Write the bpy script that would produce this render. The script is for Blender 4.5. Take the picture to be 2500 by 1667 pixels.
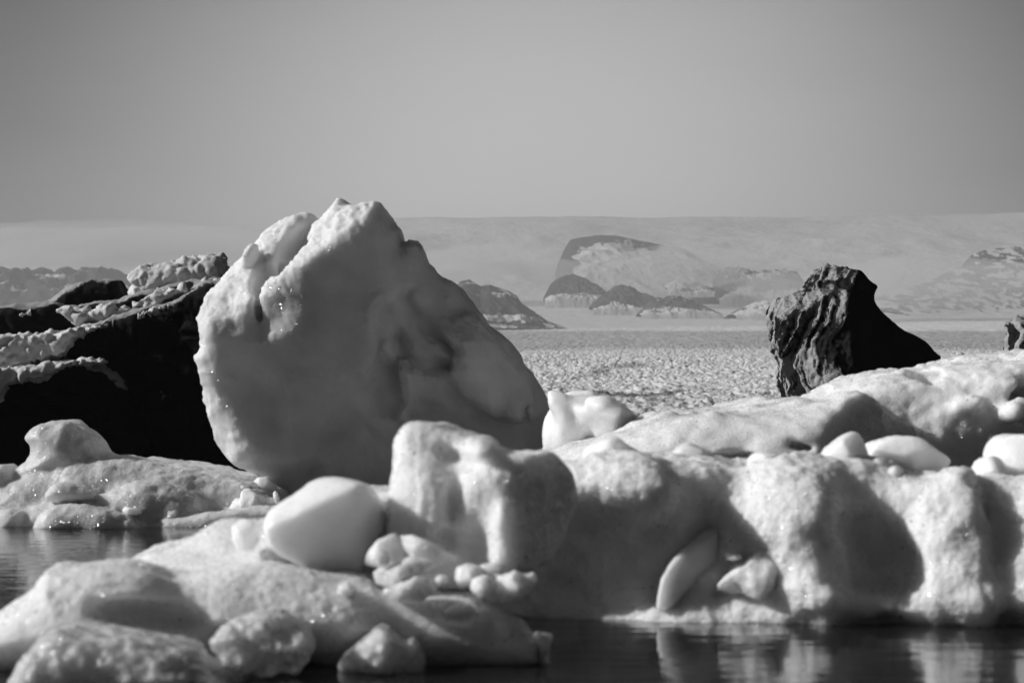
import bpy, math
import numpy as np
from mathutils import Vector

for o in list(bpy.data.objects):
    bpy.data.objects.remove(o)
S = bpy.context.scene
COL = S.collection

# ------------------------------------------------------------------ camera
W, H, F = 2500.0, 1667.0, 4665.0          # photograph's pixels, focal length in them
CAMZ, HORIZON = 1.5, 990.0
PITCH = math.atan((HORIZON - H / 2) / F)
cd = bpy.data.cameras.new('camera')
cam = bpy.data.objects.new('camera', cd)
COL.objects.link(cam)
cam.location = (0, 0, CAMZ)
cam.rotation_euler = (math.pi / 2 + PITCH, 0, 0)
cd.sensor_width = 36.0
cd.lens = F / W * 36.0
cd.clip_start = 0.1
cd.clip_end = 30000
cd.dof.use_dof = True
cd.dof.focus_distance = 48.0
cd.dof.aperture_fstop = cd.lens / 1000.0 / 0.038
cd.dof.aperture_blades = 6
S.camera = cam

# ------------------------------------------------------------------ light
SUN = Vector((-0.86, -0.02, 0.50)).normalized()      # direction towards the sun
sun_el = math.asin(SUN.z)
sun_az = math.atan2(SUN.x, SUN.y)
sl = bpy.data.lights.new('sun', 'SUN')
sl.energy = 4.6
sl.angle = math.radians(0.5)
sl.color = (1, 1, 1)
so = bpy.data.objects.new('sun', sl)
COL.objects.link(so)
so.rotation_euler = SUN.to_track_quat('Z', 'Y').to_euler()

wd = bpy.data.worlds.new('World')
S.world = wd
wd.use_nodes = True
nt = wd.node_tree
nt.nodes.clear()
def N(tree, t, **kw):
    n = tree.nodes.new(t)
    for k, v in kw.items():
        setattr(n, k, v)
    return n
sky = N(nt, 'ShaderNodeTexSky', sky_type='NISHITA', sun_disc=False)
sky.sun_elevation = sun_el
sky.sun_rotation = sun_az
sky.air_density = 1.0
sky.dust_density = 1.5
sep = N(nt, 'ShaderNodeSeparateColor')               # black and white through a red filter
nt.links.new(sky.outputs[0], sep.inputs[0])
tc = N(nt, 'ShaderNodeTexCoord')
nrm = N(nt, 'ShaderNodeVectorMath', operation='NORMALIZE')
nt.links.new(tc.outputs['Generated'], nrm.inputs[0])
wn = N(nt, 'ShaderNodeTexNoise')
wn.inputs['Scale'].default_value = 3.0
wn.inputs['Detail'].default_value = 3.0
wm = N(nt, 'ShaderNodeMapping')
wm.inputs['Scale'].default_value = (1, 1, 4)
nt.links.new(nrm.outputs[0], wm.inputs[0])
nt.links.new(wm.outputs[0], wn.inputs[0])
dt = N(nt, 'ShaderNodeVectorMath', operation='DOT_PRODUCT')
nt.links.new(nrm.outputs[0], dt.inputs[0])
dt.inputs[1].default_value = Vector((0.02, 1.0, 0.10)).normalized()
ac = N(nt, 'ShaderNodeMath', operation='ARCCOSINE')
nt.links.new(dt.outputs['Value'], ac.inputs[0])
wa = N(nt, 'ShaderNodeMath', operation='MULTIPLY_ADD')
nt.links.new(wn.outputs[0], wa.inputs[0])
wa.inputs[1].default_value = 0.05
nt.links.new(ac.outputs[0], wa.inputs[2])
mr = N(nt, 'ShaderNodeMapRange', interpolation_type='SMOOTHSTEP')  # added glow: sky brightened straight ahead, dimmed in every other direction
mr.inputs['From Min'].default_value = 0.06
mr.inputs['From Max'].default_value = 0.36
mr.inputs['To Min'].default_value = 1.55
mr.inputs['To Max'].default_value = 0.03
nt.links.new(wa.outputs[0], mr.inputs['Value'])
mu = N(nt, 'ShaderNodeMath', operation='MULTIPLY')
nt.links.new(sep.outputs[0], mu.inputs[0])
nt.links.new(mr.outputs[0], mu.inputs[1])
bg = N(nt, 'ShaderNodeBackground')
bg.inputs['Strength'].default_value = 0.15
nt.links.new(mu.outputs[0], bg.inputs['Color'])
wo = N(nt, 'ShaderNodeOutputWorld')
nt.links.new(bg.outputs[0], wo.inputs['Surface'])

S.view_settings.view_transform = 'Standard'
S.view_settings.look = 'None'
S.view_settings.gamma = 1.0
S.view_settings.exposure = 0.35
S.cycles.use_denoising = True
S.cycles.max_bounces = 8
S.cycles.diffuse_bounces = 4
S.cycles.volume_bounces = 1
S.cycles.transmission_bounces = 6
S.cycles.sample_clamp_indirect = 4.0

# ------------------------------------------------------------------ noise and solids in numpy
f32 = np.float32
def _hash(ix, iy, iz, seed):
    h = ix * np.uint32(374761393) + iy * np.uint32(668265263) + iz * np.uint32(2147483647 & 1274126177) + np.uint32((seed * 1013904223) & 0xffffffff)
    h = (h ^ (h >> np.uint32(13))) * np.uint32(1274126177)
    h = h ^ (h >> np.uint32(16))
    return (h & np.uint32(0xffffff)).astype(f32) * f32(2.0 / 0xffffff) - f32(1.0)
def _u(a):
    return a.astype(np.int64).astype(np.uint32)
def vnoise(x, y, z, seed=0):
    x, y, z = np.broadcast_arrays(np.asarray(x, f32), np.asarray(y, f32), np.asarray(z, f32))
    fx, fy, fz = np.floor(x), np.floor(y), np.floor(z)
    tx, ty, tz = x - fx, y - fy, z - fz
    tx = tx * tx * tx * (tx * (tx * 6 - 15) + 10)
    ty = ty * ty * ty * (ty * (ty * 6 - 15) + 10)
    tz = tz * tz * tz * (tz * (tz * 6 - 15) + 10)
    ix, iy, iz = _u(fx), _u(fy), _u(fz)
    one = np.uint32(1)
    def lerp(a, b, t): return a + (b - a) * t
    def layer(kz):
        a = lerp(_hash(ix, iy, kz, seed), _hash(ix + one, iy, kz, seed), tx)
        b = lerp(_hash(ix, iy + one, kz, seed), _hash(ix + one, iy + one, kz, seed), tx)
        return lerp(a, b, ty)
    return lerp(layer(iz), layer(iz + one), tz)
def fbm(x, y, z, octs=4, seed=0, gain=0.5, ridged=False):
    t = 0; a = 1.0; s = 0
    for k in range(octs):
        fr = 2.03 ** k
        n = vnoise(np.asarray(x) * fr + 17.3 * k, np.asarray(y) * fr - 9.1 * k, np.asarray(z) * fr + 5.7 * k, seed + k)
        if ridged:
            n = 1 - 2 * np.abs(n)
        t = t + a * n; s += a; a *= gain
    return t / s
def worley(x, y, z, seed=0):
    """distance to the nearest feature point of a jittered unit lattice"""
    x, y, z = (np.asarray(a, f32) for a in np.broadcast_arrays(x, y, z))
    fx, fy, fz = np.floor(x), np.floor(y), np.floor(z)
    best = np.full(x.shape, 9.0, f32)
    for dx in (-1, 0, 1):
        for dy in (-1, 0, 1):
            for dz in (-1, 0, 1):
                cx, cy, cz = fx + dx, fy + dy, fz + dz
                a, b, c = _u(cx), _u(cy), _u(cz)
                px = cx + 0.5 + 0.45 * _hash(a, b, c, seed)
                py = cy + 0.5 + 0.45 * _hash(a, b, c, seed + 7)
                pz = cz + 0.5 + 0.45 * _hash(a, b, c, seed + 13)
                d = (px - x) ** 2 + (py - y) ** 2 + (pz - z) ** 2
                best = np.minimum(best, d)
    return np.sqrt(best)
def sstep(a, b, x):
    t = np.clip((x - a) / (b - a), 0, 1)
    return t * t * (3 - 2 * t)
def smin(a, b, k):
    h = np.clip(0.5 + 0.5 * (b - a) / k, 0, 1)
    return b + (a - b) * h - k * h * (1 - h)
def smax(a, b, k):
    return -smin(-a, -b, k)

CT, ST = math.cos(PITCH), math.sin(PITCH)
def at(px, py, Y):
    """world point seen at pixel px, py of the photograph, Y metres ahead"""
    u, v = (px - W / 2) / F, (H / 2 - py) / F
    dy, dz = CT - v * ST, ST + v * CT
    t = Y / dy
    return u * t, Y, CAMZ + dz * t
CROP = {'A': (0, 550, 2.09), 'B': (450, 450, 1.96), 'C': (1150, 480, 1.7422), 'D': (1800, 600, 2.613),
        'E': (0, 1000, 2.351), 'F': (600, 1000, 2.351), 'G': (1300, 900, 1.96), 'S': (0, 0, 1.0)}
def px(c, pts):
    ox, oy, s = CROP[c]
    return [(ox + x / s, oy + y / s) for x, y in pts]
def scale_at(D):
    return D / F

def poly2(pts, D):
    return np.array([(at(x, y, D)[0], at(x, y, D)[2]) for x, y in pts], f32)
def smooth_poly(P, n=2):
    for _ in range(n):
        Q = np.roll(P, -1, 0)
        P = np.stack([P * .75 + Q * .25, P * .25 + Q * .75], 1).reshape(-1, 2)
    return P
def poly_sdf(P, X, Z):
    """signed distance of the 2-D grid X, Z to polygon P (negative inside)"""
    d = np.full(X.shape, 1e9, f32)
    ins = np.zeros(X.shape, bool)
    n = len(P)
    for i in range(n):
        ax, az = P[i]; bx, bz = P[(i + 1) % n]
        ex, ez = bx - ax, bz - az
        L = ex * ex + ez * ez
        if L < 1e-12: continue
        wx, wz = X - ax, Z - az
        t = np.clip((wx * ex + wz * ez) / L, 0, 1)
        d = np.minimum(d, (wx - ex * t) ** 2 + (wz - ez * t) ** 2)
        c = ((az <= Z) != (bz <= Z))
        if abs(ez) > 1e-12:
            xc = ax + (Z - az) / ez * ex
            ins ^= c & (X < xc)
    d = np.sqrt(d)
    return np.where(ins, -d, d)

class Grid:
    def __init__(self, x0, x1, y0, y1, z0, z1, h):
        self.h = h
        self.x = np.arange(x0, x1 + h, h, dtype=f32)
        self.y = np.arange(y0, y1 + h, h, dtype=f32)
        self.z = np.arange(z0, z1 + h, h, dtype=f32)
        self.X = self.x[:, None, None]; self.Y = self.y[None, :, None]; self.Z = self.z[None, None, :]
        self.X2, self.Z2 = np.meshgrid(self.x, self.z, indexing='ij')
        self.shape = (len(self.x), len(self.y), len(self.z))
    def ext(self, pts, D, T, r, sm=2, yoff=None, front=None):
        """rounded solid: outline pts (photo pixels at distance D), half thickness T, edge radius r"""
        P = smooth_poly(poly2(pts, D), sm)
        s = poly_sdf(P, self.X2, self.Z2)[:, None, :]
        w = self.Y - D
        if yoff is not None:
            w = w - yoff(self.X, self.Z)
        q1 = s + r
        q2 = np.abs(w) - T + r
        return np.sqrt(np.maximum(q1, 0) ** 2 + np.maximum(q2, 0) ** 2) + np.minimum(np.maximum(q1, q2), 0) - r
    def ell(self, cx, cy, D, rx, ry, rw, rot=0.0):
        """ellipsoid centred on pixel cx, cy; rx, ry in pixels, rw in metres; rot in degrees (picture plane)"""
        k = scale_at(D)
        c = at(cx, cy, D)
        dx, dz = self.X - c[0], self.Z - c[2]
        a = math.radians(rot)
        ux, uz = dx * math.cos(a) + dz * math.sin(a), -dx * math.sin(a) + dz * math.cos(a)
        rx, ry = rx * k, ry * k
        q = np.sqrt((ux / rx) ** 2 + (uz / ry) ** 2 + ((self.Y - D) / rw) ** 2)
        return (q - 1) * min(rx, ry, rw)
    def plane(self, p, n):
        n = np.array(n, f32); n = n / np.linalg.norm(n)
        return (self.X - p[0]) * n[0] + (self.Y - p[1]) * n[1] + (self.Z - p[2]) * n[2]
    def noise(self, freq, seed, octs=1, fz=1.0):
        """smooth noise over the grid, computed coarse and interpolated"""
        st = max(1, int(0.16 / (freq * self.h)))
        def co(a): 
            return np.append(a[::st], a[-1] + st * self.h).astype(f32)
        cx, cy, cz = co(self.x), co(self.y), co(self.z)
        n = fbm(cx[:, None, None] * freq, cy[None, :, None] * freq, cz[None, None, :] * freq * fz, octs, seed)
        for ax, (c, f) in enumerate(((cx, self.x), (cy, self.y), (cz, self.z))):
            i = np.clip(np.searchsorted(c, f, 'right') - 1, 0, len(c) - 2)
            t = ((f - c[i]) / (c[i + 1] - c[i])).astype(f32)
            sh = [1, 1, 1]; sh[ax] = len(f); t = t.reshape(sh)
            n = np.take(n, i, ax) * (1 - t) + np.take(n, i + 1, ax) * t
        return n

def nets(g, Fv):
    """naive surface nets: field (negative inside) to vertices and quads"""
    Fv = np.broadcast_to(Fv, g.shape).astype(f32).copy()
    for ax in range(3):
        sl_ = [slice(None)] * 3
        for e in (0, -1):
            sl_[ax] = e
            Fv[tuple(sl_)] = np.maximum(Fv[tuple(sl_)], 0.5 * g.h)
    ins = Fv < 0
    c = ins[:-1, :-1, :-1].astype(np.uint8)
    for dx in (0, 1):
        for dy in (0, 1):
            for dz in (0, 1):
                if dx + dy + dz:
                    c = c + ins[dx:c.shape[0] + dx, dy:c.shape[1] + dy, dz:c.shape[2] + dz]
    act = (c > 0) & (c < 8)
    idx = np.argwhere(act)
    vid = np.full(act.shape, -1, np.int32)
    vid[act] = np.arange(len(idx), dtype=np.int32)
    i, j, k = idx.T
    val = {}
    for dx in (0, 1):
        for dy in (0, 1):
            for dz in (0, 1):
                val[dx, dy, dz] = Fv[i + dx, j + dy, k + dz]
    acc = np.zeros((len(idx), 3), f32); cnt = np.zeros(len(idx), f32)
    ks = list(val)
    for a in ks:
        for ax in range(3):
            if a[ax]: continue
            b = list(a); b[ax] = 1; b = tuple(b)
            va, vb = val[a], val[b]
            m = (va < 0) != (vb < 0)
            t = np.where(m, va / np.where(m, va - vb, 1), 0)
            p = np.zeros((len(idx), 3), f32)
            for q in range(3): p[:, q] = a[q]
            p[:, ax] += t
            acc += p * m[:, None]; cnt += m
    V = (idx + acc / cnt[:, None]) * g.h + np.array([g.x[0], g.y[0], g.z[0]], f32)
    quads = []
    for ax in range(3):
        o1, o2 = [(1, 2), (2, 0), (0, 1)][ax]
        s0 = [slice(None)] * 3; s1 = [slice(None)] * 3
        s0[ax] = slice(0, -1); s1[ax] = slice(1, None)
        A, B = ins[tuple(s0)], ins[tuple(s1)]
        e = np.argwhere(A != B)
        ok = np.ones(len(e), bool)
        for o_ in (o1, o2):
            ok &= (e[:, o_] > 0) & (e[:, o_] < g.shape[o_] - 1)
        e = e[ok]
        fl = A[tuple(e.T)]
        def cell(a, b):
            q = e.copy(); q[:, o1] -= a; q[:, o2] -= b
            return vid[tuple(q.T)]
        Q = np.stack([cell(1, 1), cell(0, 1), cell(0, 0), cell(1, 0)], 1)
        Q[~fl] = Q[~fl][:, ::-1]
        quads.append(Q)
    return V, np.concatenate(quads)

def vnormals(V, Q):
    a, b, c, d = (V[Q[:, k]] for k in range(4))
    n = np.cross(c - a, d - b)
    out = np.zeros_like(V)
    for k in range(4):
        for q in range(3):
            out[:, q] += np.bincount(Q[:, k], n[:, q], len(V)).astype(f32)
    return out / np.maximum(np.linalg.norm(out, axis=1, keepdims=True), 1e-9)

def mesh_obj(name, V, Q, mat, parent=None, attrs=None, origin=None):
    me = bpy.data.meshes.new(name)
    V = np.asarray(V, f32)
    if origin is not None:
        V = V - np.array(origin, f32)
    nq = len(Q); k = Q.shape[1]
    me.vertices.add(len(V)); me.vertices.foreach_set('co', V.ravel())
    me.loops.add(nq * k); me.loops.foreach_set('vertex_index', Q.astype(np.int32).ravel())
    me.polygons.add(nq)
    me.polygons.foreach_set('loop_start', np.arange(0, nq * k, k, dtype=np.int32))
    me.polygons.foreach_set('use_smooth', np.ones(nq, bool))
    me.update(calc_edges=True)
    me.validate()
    for an, av in (attrs or {}).items():
        at_ = me.attributes.new(an, 'FLOAT', 'POINT')
        at_.data.foreach_set('value', np.asarray(av, f32))
    me.materials.append(mat)
    o = bpy.data.objects.new(name, me)
    COL.objects.link(o)
    if origin is not None:
        o.location = origin
    if parent is not None:
        o.parent = parent
        if origin is not None:
            o.location = Vector(origin) - parent.location
    return o
def tag(o, label=None, cat=None, group=None, kind=None):
    if label: o['label'] = label
    if cat: o['category'] = cat
    if group: o['group'] = group
    if kind: o['kind'] = kind
    return o

def solid(name, g, Fv, mat, disp=None, attr=None, parent=None, origin=None):
    V, Q = nets(g, Fv)
    Nn = vnormals(V, Q)
    at0 = attr(V, Nn) if attr else None
    if disp is not None:
        V = V + Nn * disp(V, Nn)[:, None]
    if origin is None:
        lo, hi = V.min(0), V.max(0)
        origin = ((lo[0] + hi[0]) / 2, (lo[1] + hi[1]) / 2, float(lo[2]))
        if parent is not None: origin = tuple(parent.location)
    return mesh_obj(name, V, Q, mat, parent, at0, origin)

# ------------------------------------------------------------------ materials
def new_mat(name):
    m = bpy.data.materials.new(name); m.use_nodes = True
    t = m.node_tree; t.nodes.clear()
    out = N(t, 'ShaderNodeOutputMaterial')
    b = N(t, 'ShaderNodeBsdfPrincipled')
    t.links.new(b.outputs[0], out.inputs['Surface'])
    return m, t, b
def g3(v): return (v, v, v, 1)
def noise_node(t, scale, detail=3, rough=0.55, vec=None):
    n = N(t, 'ShaderNodeTexNoise')
    n.inputs['Scale'].default_value = scale
    n.inputs['Detail'].default_value = detail
    n.inputs['Roughness'].default_value = rough
    if vec is not None: t.links.new(vec, n.inputs['Vector'])
    return n
def ramp(t, src, a, b, va, vb):
    r = N(t, 'ShaderNodeMapRange')
    r.inputs['From Min'].default_value = a; r.inputs['From Max'].default_value = b
    r.inputs['To Min'].default_value = va; r.inputs['To Max'].default_value = vb
    t.links.new(src, r.inputs['Value'])
    return r.outputs[0]
def ice_mat(name, base=0.82, sss=0.35, radius=0.12, rough=0.42, bump=0.35, grain=60, darken=0.12, spec=0.3, coat=0.0, glint=0.35, dsc=1.7):
    m, t, b = new_mat(name)
    c = N(t, 'ShaderNodeTexCoord').outputs['Object']
    d = noise_node(t, dsc, 5, 0.6, c)
    v = ramp(t, d.outputs[0], 0.35, 0.7, base, base * (1 - darken))
    t.links.new(v, b.inputs['Base Color'])
    b.inputs['Subsurface Weight'].default_value = sss
    b.inputs['Subsurface Radius'].default_value = (1, 1, 1)
    b.inputs['Subsurface Scale'].default_value = radius
    b.inputs['Subsurface Anisotropy'].default_value = 0.3
    b.inputs['IOR'].default_value = 1.31
    b.inputs['Specular IOR Level'].default_value = spec
    b.inputs['Coat Weight'].default_value = max(coat, glint)
    b.inputs['Coat Roughness'].default_value = 0.07
    b.inputs['Coat IOR'].default_value = 1.31
    r = noise_node(t, 6, 3, 0.5, c)
    t.links.new(ramp(t, r.outputs[0], 0.3, 0.7, rough - 0.14, rough + 0.12), b.inputs['Roughness'])
    n1 = noise_node(t, grain, 4, 0.65, c)
    vo = N(t, 'ShaderNodeTexVoronoi'); vo.inputs['Scale'].default_value = grain * 0.8
    t.links.new(c, vo.inputs['Vector'])
    ad = N(t, 'ShaderNodeMath', operation='ADD')
    t.links.new(n1.outputs[0], ad.inputs[0]); t.links.new(vo.outputs['Distance'], ad.inputs[1])
    bp = N(t, 'ShaderNodeBump')
    bp.inputs['Strength'].default_value = bump
    bp.inputs['Distance'].default_value = 0.6 / grain
    t.links.new(ad.outputs[0], bp.inputs['Height'])
    t.links.new(bp.outputs[0], b.inputs['Normal'])
    # loose ice crystals: small mirror facets tilted at random
    cr = N(t, 'ShaderNodeTexVoronoi'); cr.inputs['Scale'].default_value = grain * 1.4
    t.links.new(c, cr.inputs['Vector'])
    sb = N(t, 'ShaderNodeVectorMath', operation='SUBTRACT'); sb.inputs[1].default_value = (0.5, 0.5, 0.5)
    t.links.new(cr.outputs['Color'], sb.inputs[0])
    sc_ = N(t, 'ShaderNodeVectorMath', operation='SCALE'); sc_.inputs['Scale'].default_value = 2.0
    t.links.new(sb.outputs[0], sc_.inputs[0])
    va = N(t, 'ShaderNodeVectorMath', operation='ADD')
    t.links.new(bp.outputs[0], va.inputs[0]); t.links.new(sc_.outputs[0], va.inputs[1])
    nn = N(t, 'ShaderNodeVectorMath', operation='NORMALIZE')
    t.links.new(va.outputs[0], nn.inputs[0]); t.links.new(nn.outputs[0], b.inputs['Coat Normal'])
    return m
M_BERG = ice_mat('white_iceberg_ice', 0.76, 0.6, 0.32, 0.55, 0.25, 45, 0.38, dsc=0.7)
M_SNOW = ice_mat('granular_snow_ice', 0.84, 0.8, 0.18, 0.55, 0.5, 50, 0.10, glint=1.0)
M_SMOOTH = ice_mat('smooth_white_ice', 0.84, 0.9, 0.22, 0.42, 0.25, 40, 0.14, glint=0.3)
M_WET = ice_mat('wet_grey_ice', 0.66, 0.8, 0.20, 0.34, 0.4, 40, 0.2, 0.4, glint=0.45)

M_CLEAR = ice_mat('clear_bubbly_ice', 0.92, 0.9, 0.15, 0.22, 0.7, 24, 0.08, 0.6, 0.8, glint=1.0)
for _n in M_CLEAR.node_tree.nodes:
    if _n.type == 'BSDF_PRINCIPLED': _n.inputs['Transmission Weight'].default_value = 0.35

def mask_mat(name, dark, light, rough_d=0.75, rough_l=0.5, bump=0.4, grain=25, attr='mask', sss=0.0):
    """dark ice or rock with pale frost or snow where the mesh's mask says so"""
    m, t, b = new_mat(name)
    c = N(t, 'ShaderNodeTexCoord').outputs['Object']
    a = N(t, 'ShaderNodeAttribute', attribute_name=attr)
    n = noise_node(t, grain * 0.6, 5, 0.65, c)
    s = N(t, 'ShaderNodeMath', operation='MULTIPLY_ADD')
    t.links.new(n.outputs[0], s.inputs[0]); s.inputs[1].default_value = 0.9
    ad = N(t, 'ShaderNodeMath', operation='ADD'); ad.inputs[1].default_value = -0.45
    t.links.new(a.outputs['Fac'], ad.inputs[0]); t.links.new(ad.outputs[0], s.inputs[2])
    fac = ramp(t, s.outputs[0], 0.35, 0.65, 0, 1)
    mx = N(t, 'ShaderNodeMix', data_type='RGBA')
    mx.inputs['A'].default_value = g3(dark); mx.inputs['B'].default_value = g3(light)
    t.links.new(fac, mx.inputs['Factor'])
    t.links.new(mx.outputs['Result'], b.inputs['Base Color'])
    t.links.new(ramp(t, fac, 0, 1, rough_d, rough_l), b.inputs['Roughness'])
    b.inputs['Specular IOR Level'].default_value = 0.06
    bp = N(t, 'ShaderNodeBump'); bp.inputs['Strength'].default_value = bump; bp.inputs['Distance'].default_value = 0.6 / grain
    n2 = noise_node(t, grain, 5, 0.7, c)
    t.links.new(n2.outputs[0], bp.inputs['Height']); t.links.new(bp.outputs[0], b.inputs['Normal'])
    return m
M_DARK = mask_mat('ash_black_ice', 0.012, 0.32, bump=0.5, grain=30)
M_ASHSNOW = ice_mat('ash_specked_snow', 0.66, 0.2, 0.05, 0.6, 0.6, 60, 0.30)
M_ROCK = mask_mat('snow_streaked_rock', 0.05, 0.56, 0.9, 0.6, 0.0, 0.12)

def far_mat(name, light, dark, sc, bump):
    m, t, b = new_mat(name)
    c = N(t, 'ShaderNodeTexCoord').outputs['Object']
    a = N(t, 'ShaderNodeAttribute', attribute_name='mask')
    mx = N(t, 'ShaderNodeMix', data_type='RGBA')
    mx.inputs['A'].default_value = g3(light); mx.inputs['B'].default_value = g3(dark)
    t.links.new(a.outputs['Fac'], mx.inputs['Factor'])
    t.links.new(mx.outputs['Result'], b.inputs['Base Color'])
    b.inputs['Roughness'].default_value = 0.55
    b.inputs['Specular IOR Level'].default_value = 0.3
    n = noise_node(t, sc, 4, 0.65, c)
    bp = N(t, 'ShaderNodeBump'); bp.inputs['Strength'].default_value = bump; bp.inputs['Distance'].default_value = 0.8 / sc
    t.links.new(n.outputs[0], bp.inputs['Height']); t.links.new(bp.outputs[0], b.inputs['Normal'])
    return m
M_GLACIER = far_mat('crevassed_glacier_ice', 0.76, 0.10, 1.6, 1.0)
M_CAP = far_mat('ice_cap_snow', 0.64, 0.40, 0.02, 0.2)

def water_mat():
    m, t, b = new_mat('still_lagoon_water')
    b.inputs['Base Color'].default_value = g3(0.012)
    b.inputs['Roughness'].default_value = 0.04
    b.inputs['IOR'].default_value = 1.333
    c = N(t, 'ShaderNodeTexCoord').outputs['Object']
    mp = N(t, 'ShaderNodeMapping'); mp.inputs['Scale'].default_value = (1.0, 2.2, 1.0)
    t.links.new(c, mp.inputs[0])
    n = noise_node(t, 1.6, 4, 0.5, mp.outputs[0])
    bp = N(t, 'ShaderNodeBump'); bp.inputs['Strength'].default_value = 0.22; bp.inputs['Distance'].default_value = 0.04
    t.links.new(n.outputs[0], bp.inputs['Height']); t.links.new(bp.outputs[0], b.inputs['Normal'])
    return m
M_WATER = water_mat()

# ------------------------------------------------------------------ setting: water, glacier, ice cap, mountains
def sheet(name, mat, pts, z):
    V = np.array([(x, y, z) for x, y in pts], f32)
    return mesh_obj(name, V, np.array([[0, 1, 2, 3]]), mat)
tag(sheet('water', M_WATER, [(-4200, -250), (4200, -250), (4200, 5600), (-4200, 5600)], 0.0),
    'dark still lagoon water between the floating ice', 'water', kind='structure')

def zpix(py, Y):
    return at(1250, py, Y)[2]
def grid_quads(nr, nc):
    i = np.arange(nr - 1)[:, None] * nc + np.arange(nc - 1)[None, :]
    return np.stack([i, i + 1, i + nc + 1, i + nc], -1).reshape(-1, 4)

def glacier():
    nr, nc = 760, 1250
    d = np.exp(np.linspace(math.log(110), math.log(3000), nr))[:, None]
    a = np.linspace(-0.36, 0.36, nc)[None, :]
    X, Y = d * np.tan(a) * np.ones_like(d), d * np.ones_like(a)
    kd = [110, 135, 200, 420, 900, 1500, 2100, 2300, 3000]
    kp = [1060, 1042, 1000, 930, 862, 826, 806, 806, 860]
    zz = np.array([zpix(p, q) for p, q in zip(kp, kd)])
    base = np.interp(d.ravel(), kd, zz)[:, None] * np.ones_like(a)
    base = base + (X / Y) * d * 0.018 * sstep(500, 2000, d)           # lifts towards the right
    base = base + fbm(X / 160, Y / 260, 0.5, 3, 11) * 3.2 * sstep(250, 900, d)
    # crevassed blocks, coarser with distance so that they stay larger than the mesh spacing
    def rough(sx, sy, seed, octs=3):
        wx = fbm(X / (sx * 5), Y / (sy * 5), 3.1, 2, seed + 40) * 2
        return 0.35 * fbm(X / sx + wx, Y / sy, 1.7, octs, seed, 0.6, True) + 0.9 * fbm(X / sx + wx, Y / sy, 4.7, octs, seed + 3, 0.72)
    near = 1 - sstep(350, 700, d)
    mid = sstep(300, 600, d) * (1 - sstep(1050, 1300, d))
    far = sstep(1000, 1300, d)
    hgt = near * rough(1.3, 5.0, 5, 4) * 0.6 + mid * rough(1.3, 6.0, 6, 4) * 1.25 + far * rough(4.0, 30.0, 7) * 0.9
    hgt = hgt + vnoise(X / 0.8, Y / 3.5, 0.4, 91) * 0.35 * (1 - far)
    Z = base + hgt
    hgt = hgt + (mid + near) * 1.5 * sstep(0.35, 0.9, fbm(X / 26, Y / 60, 0.8, 3, 95, 0.5, True))
    # darker tone: a grey band across the middle and dark debris streaks near the front
    pyv = HORIZON - (base - CAMZ) / d * F
    u = 1250 + X / d * F
    wob = fbm(X / 60, Y / 200, 0.3, 4, 21) * 20
    band = sstep(862, 848, pyv + wob * 0.4) * sstep(804, 812, pyv) * 0.45
    n1 = fbm(X / 9, Y / 45, 0.9, 4, 31)
    streak = np.exp(-((pyv - (948 + 24 * np.sin((u - 1400) / 95.0)) + wob) / 6.0) ** 2) * sstep(1300, 1420, u) * sstep(1760, 1650, u)
    streak = streak + 0.7 * np.exp(-((pyv - (918 + 20 * np.sin((u - 1200) / 75.0)) + wob * 0.7) / 5.0) ** 2) * sstep(1380, 1450, u) * sstep(1620, 1540, u)
    low = sstep(945, 1000, pyv + wob) * 0.40
    n2 = fbm(X / 2.5, Y / 9, 2.9, 3, 33)
    darken = np.clip(band + (streak + low) * sstep(-0.25, 0.35, n1 + 0.35) + 0.35 * sstep(0.05, 0.6, n2), 0, 0.95)
    V = np.stack([X, Y, Z], -1).reshape(-1, 3)
    o = mesh_obj('glacier', V, grid_quads(nr, nc), M_GLACIER, attrs={'mask': darken.ravel()})
    tag(o, 'crevassed glacier tongue rising from the lagoon to the mountains', 'glacier', kind='structure')
glacier()

def ice_cap():
    nr, nc = 160, 420
    d = np.linspace(2200, 5300, nr)[:, None]
    a = np.linspace(-0.42, 0.42, nc)[None, :]
    X, Y = d * np.tan(a), d * np.ones_like(a)
    kd = [2200, 2500, 3000, 3200, 3400, 3600, 3750, 3950, 4300, 5000, 5300]
    kp = [870, 806, 778, 768, 752, 735, 700, 640, 596, 526, 540]
    u = 1250 + np.tan(a) * F
    crest = np.interp(u, [-800, 0, 600, 1100, 1400, 1800, 2500, 3300], [36, 32, 26, 2, -4, 2, -12, -20])
    base = np.interp(d.ravel(), kd, [zpix(p, q) for p, q in zip(kp, kd)])[:, None] - crest / F * d * sstep(3600, 5000, d)
    Z = base + fbm(X / 420, Y / 520, 0.2, 4, 3) * (5 + 22 * sstep(3600, 4000, d)) * sstep(2500, 2900, d) * (1 - 0.5 * sstep(4400, 5000, d))
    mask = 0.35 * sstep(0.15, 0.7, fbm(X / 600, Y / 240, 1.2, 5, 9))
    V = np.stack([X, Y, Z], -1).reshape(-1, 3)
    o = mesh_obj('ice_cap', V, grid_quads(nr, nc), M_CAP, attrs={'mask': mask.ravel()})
    tag(o, 'pale snow ice cap filling the skyline behind the mountains', 'ice cap', kind='structure')
ice_cap()

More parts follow.
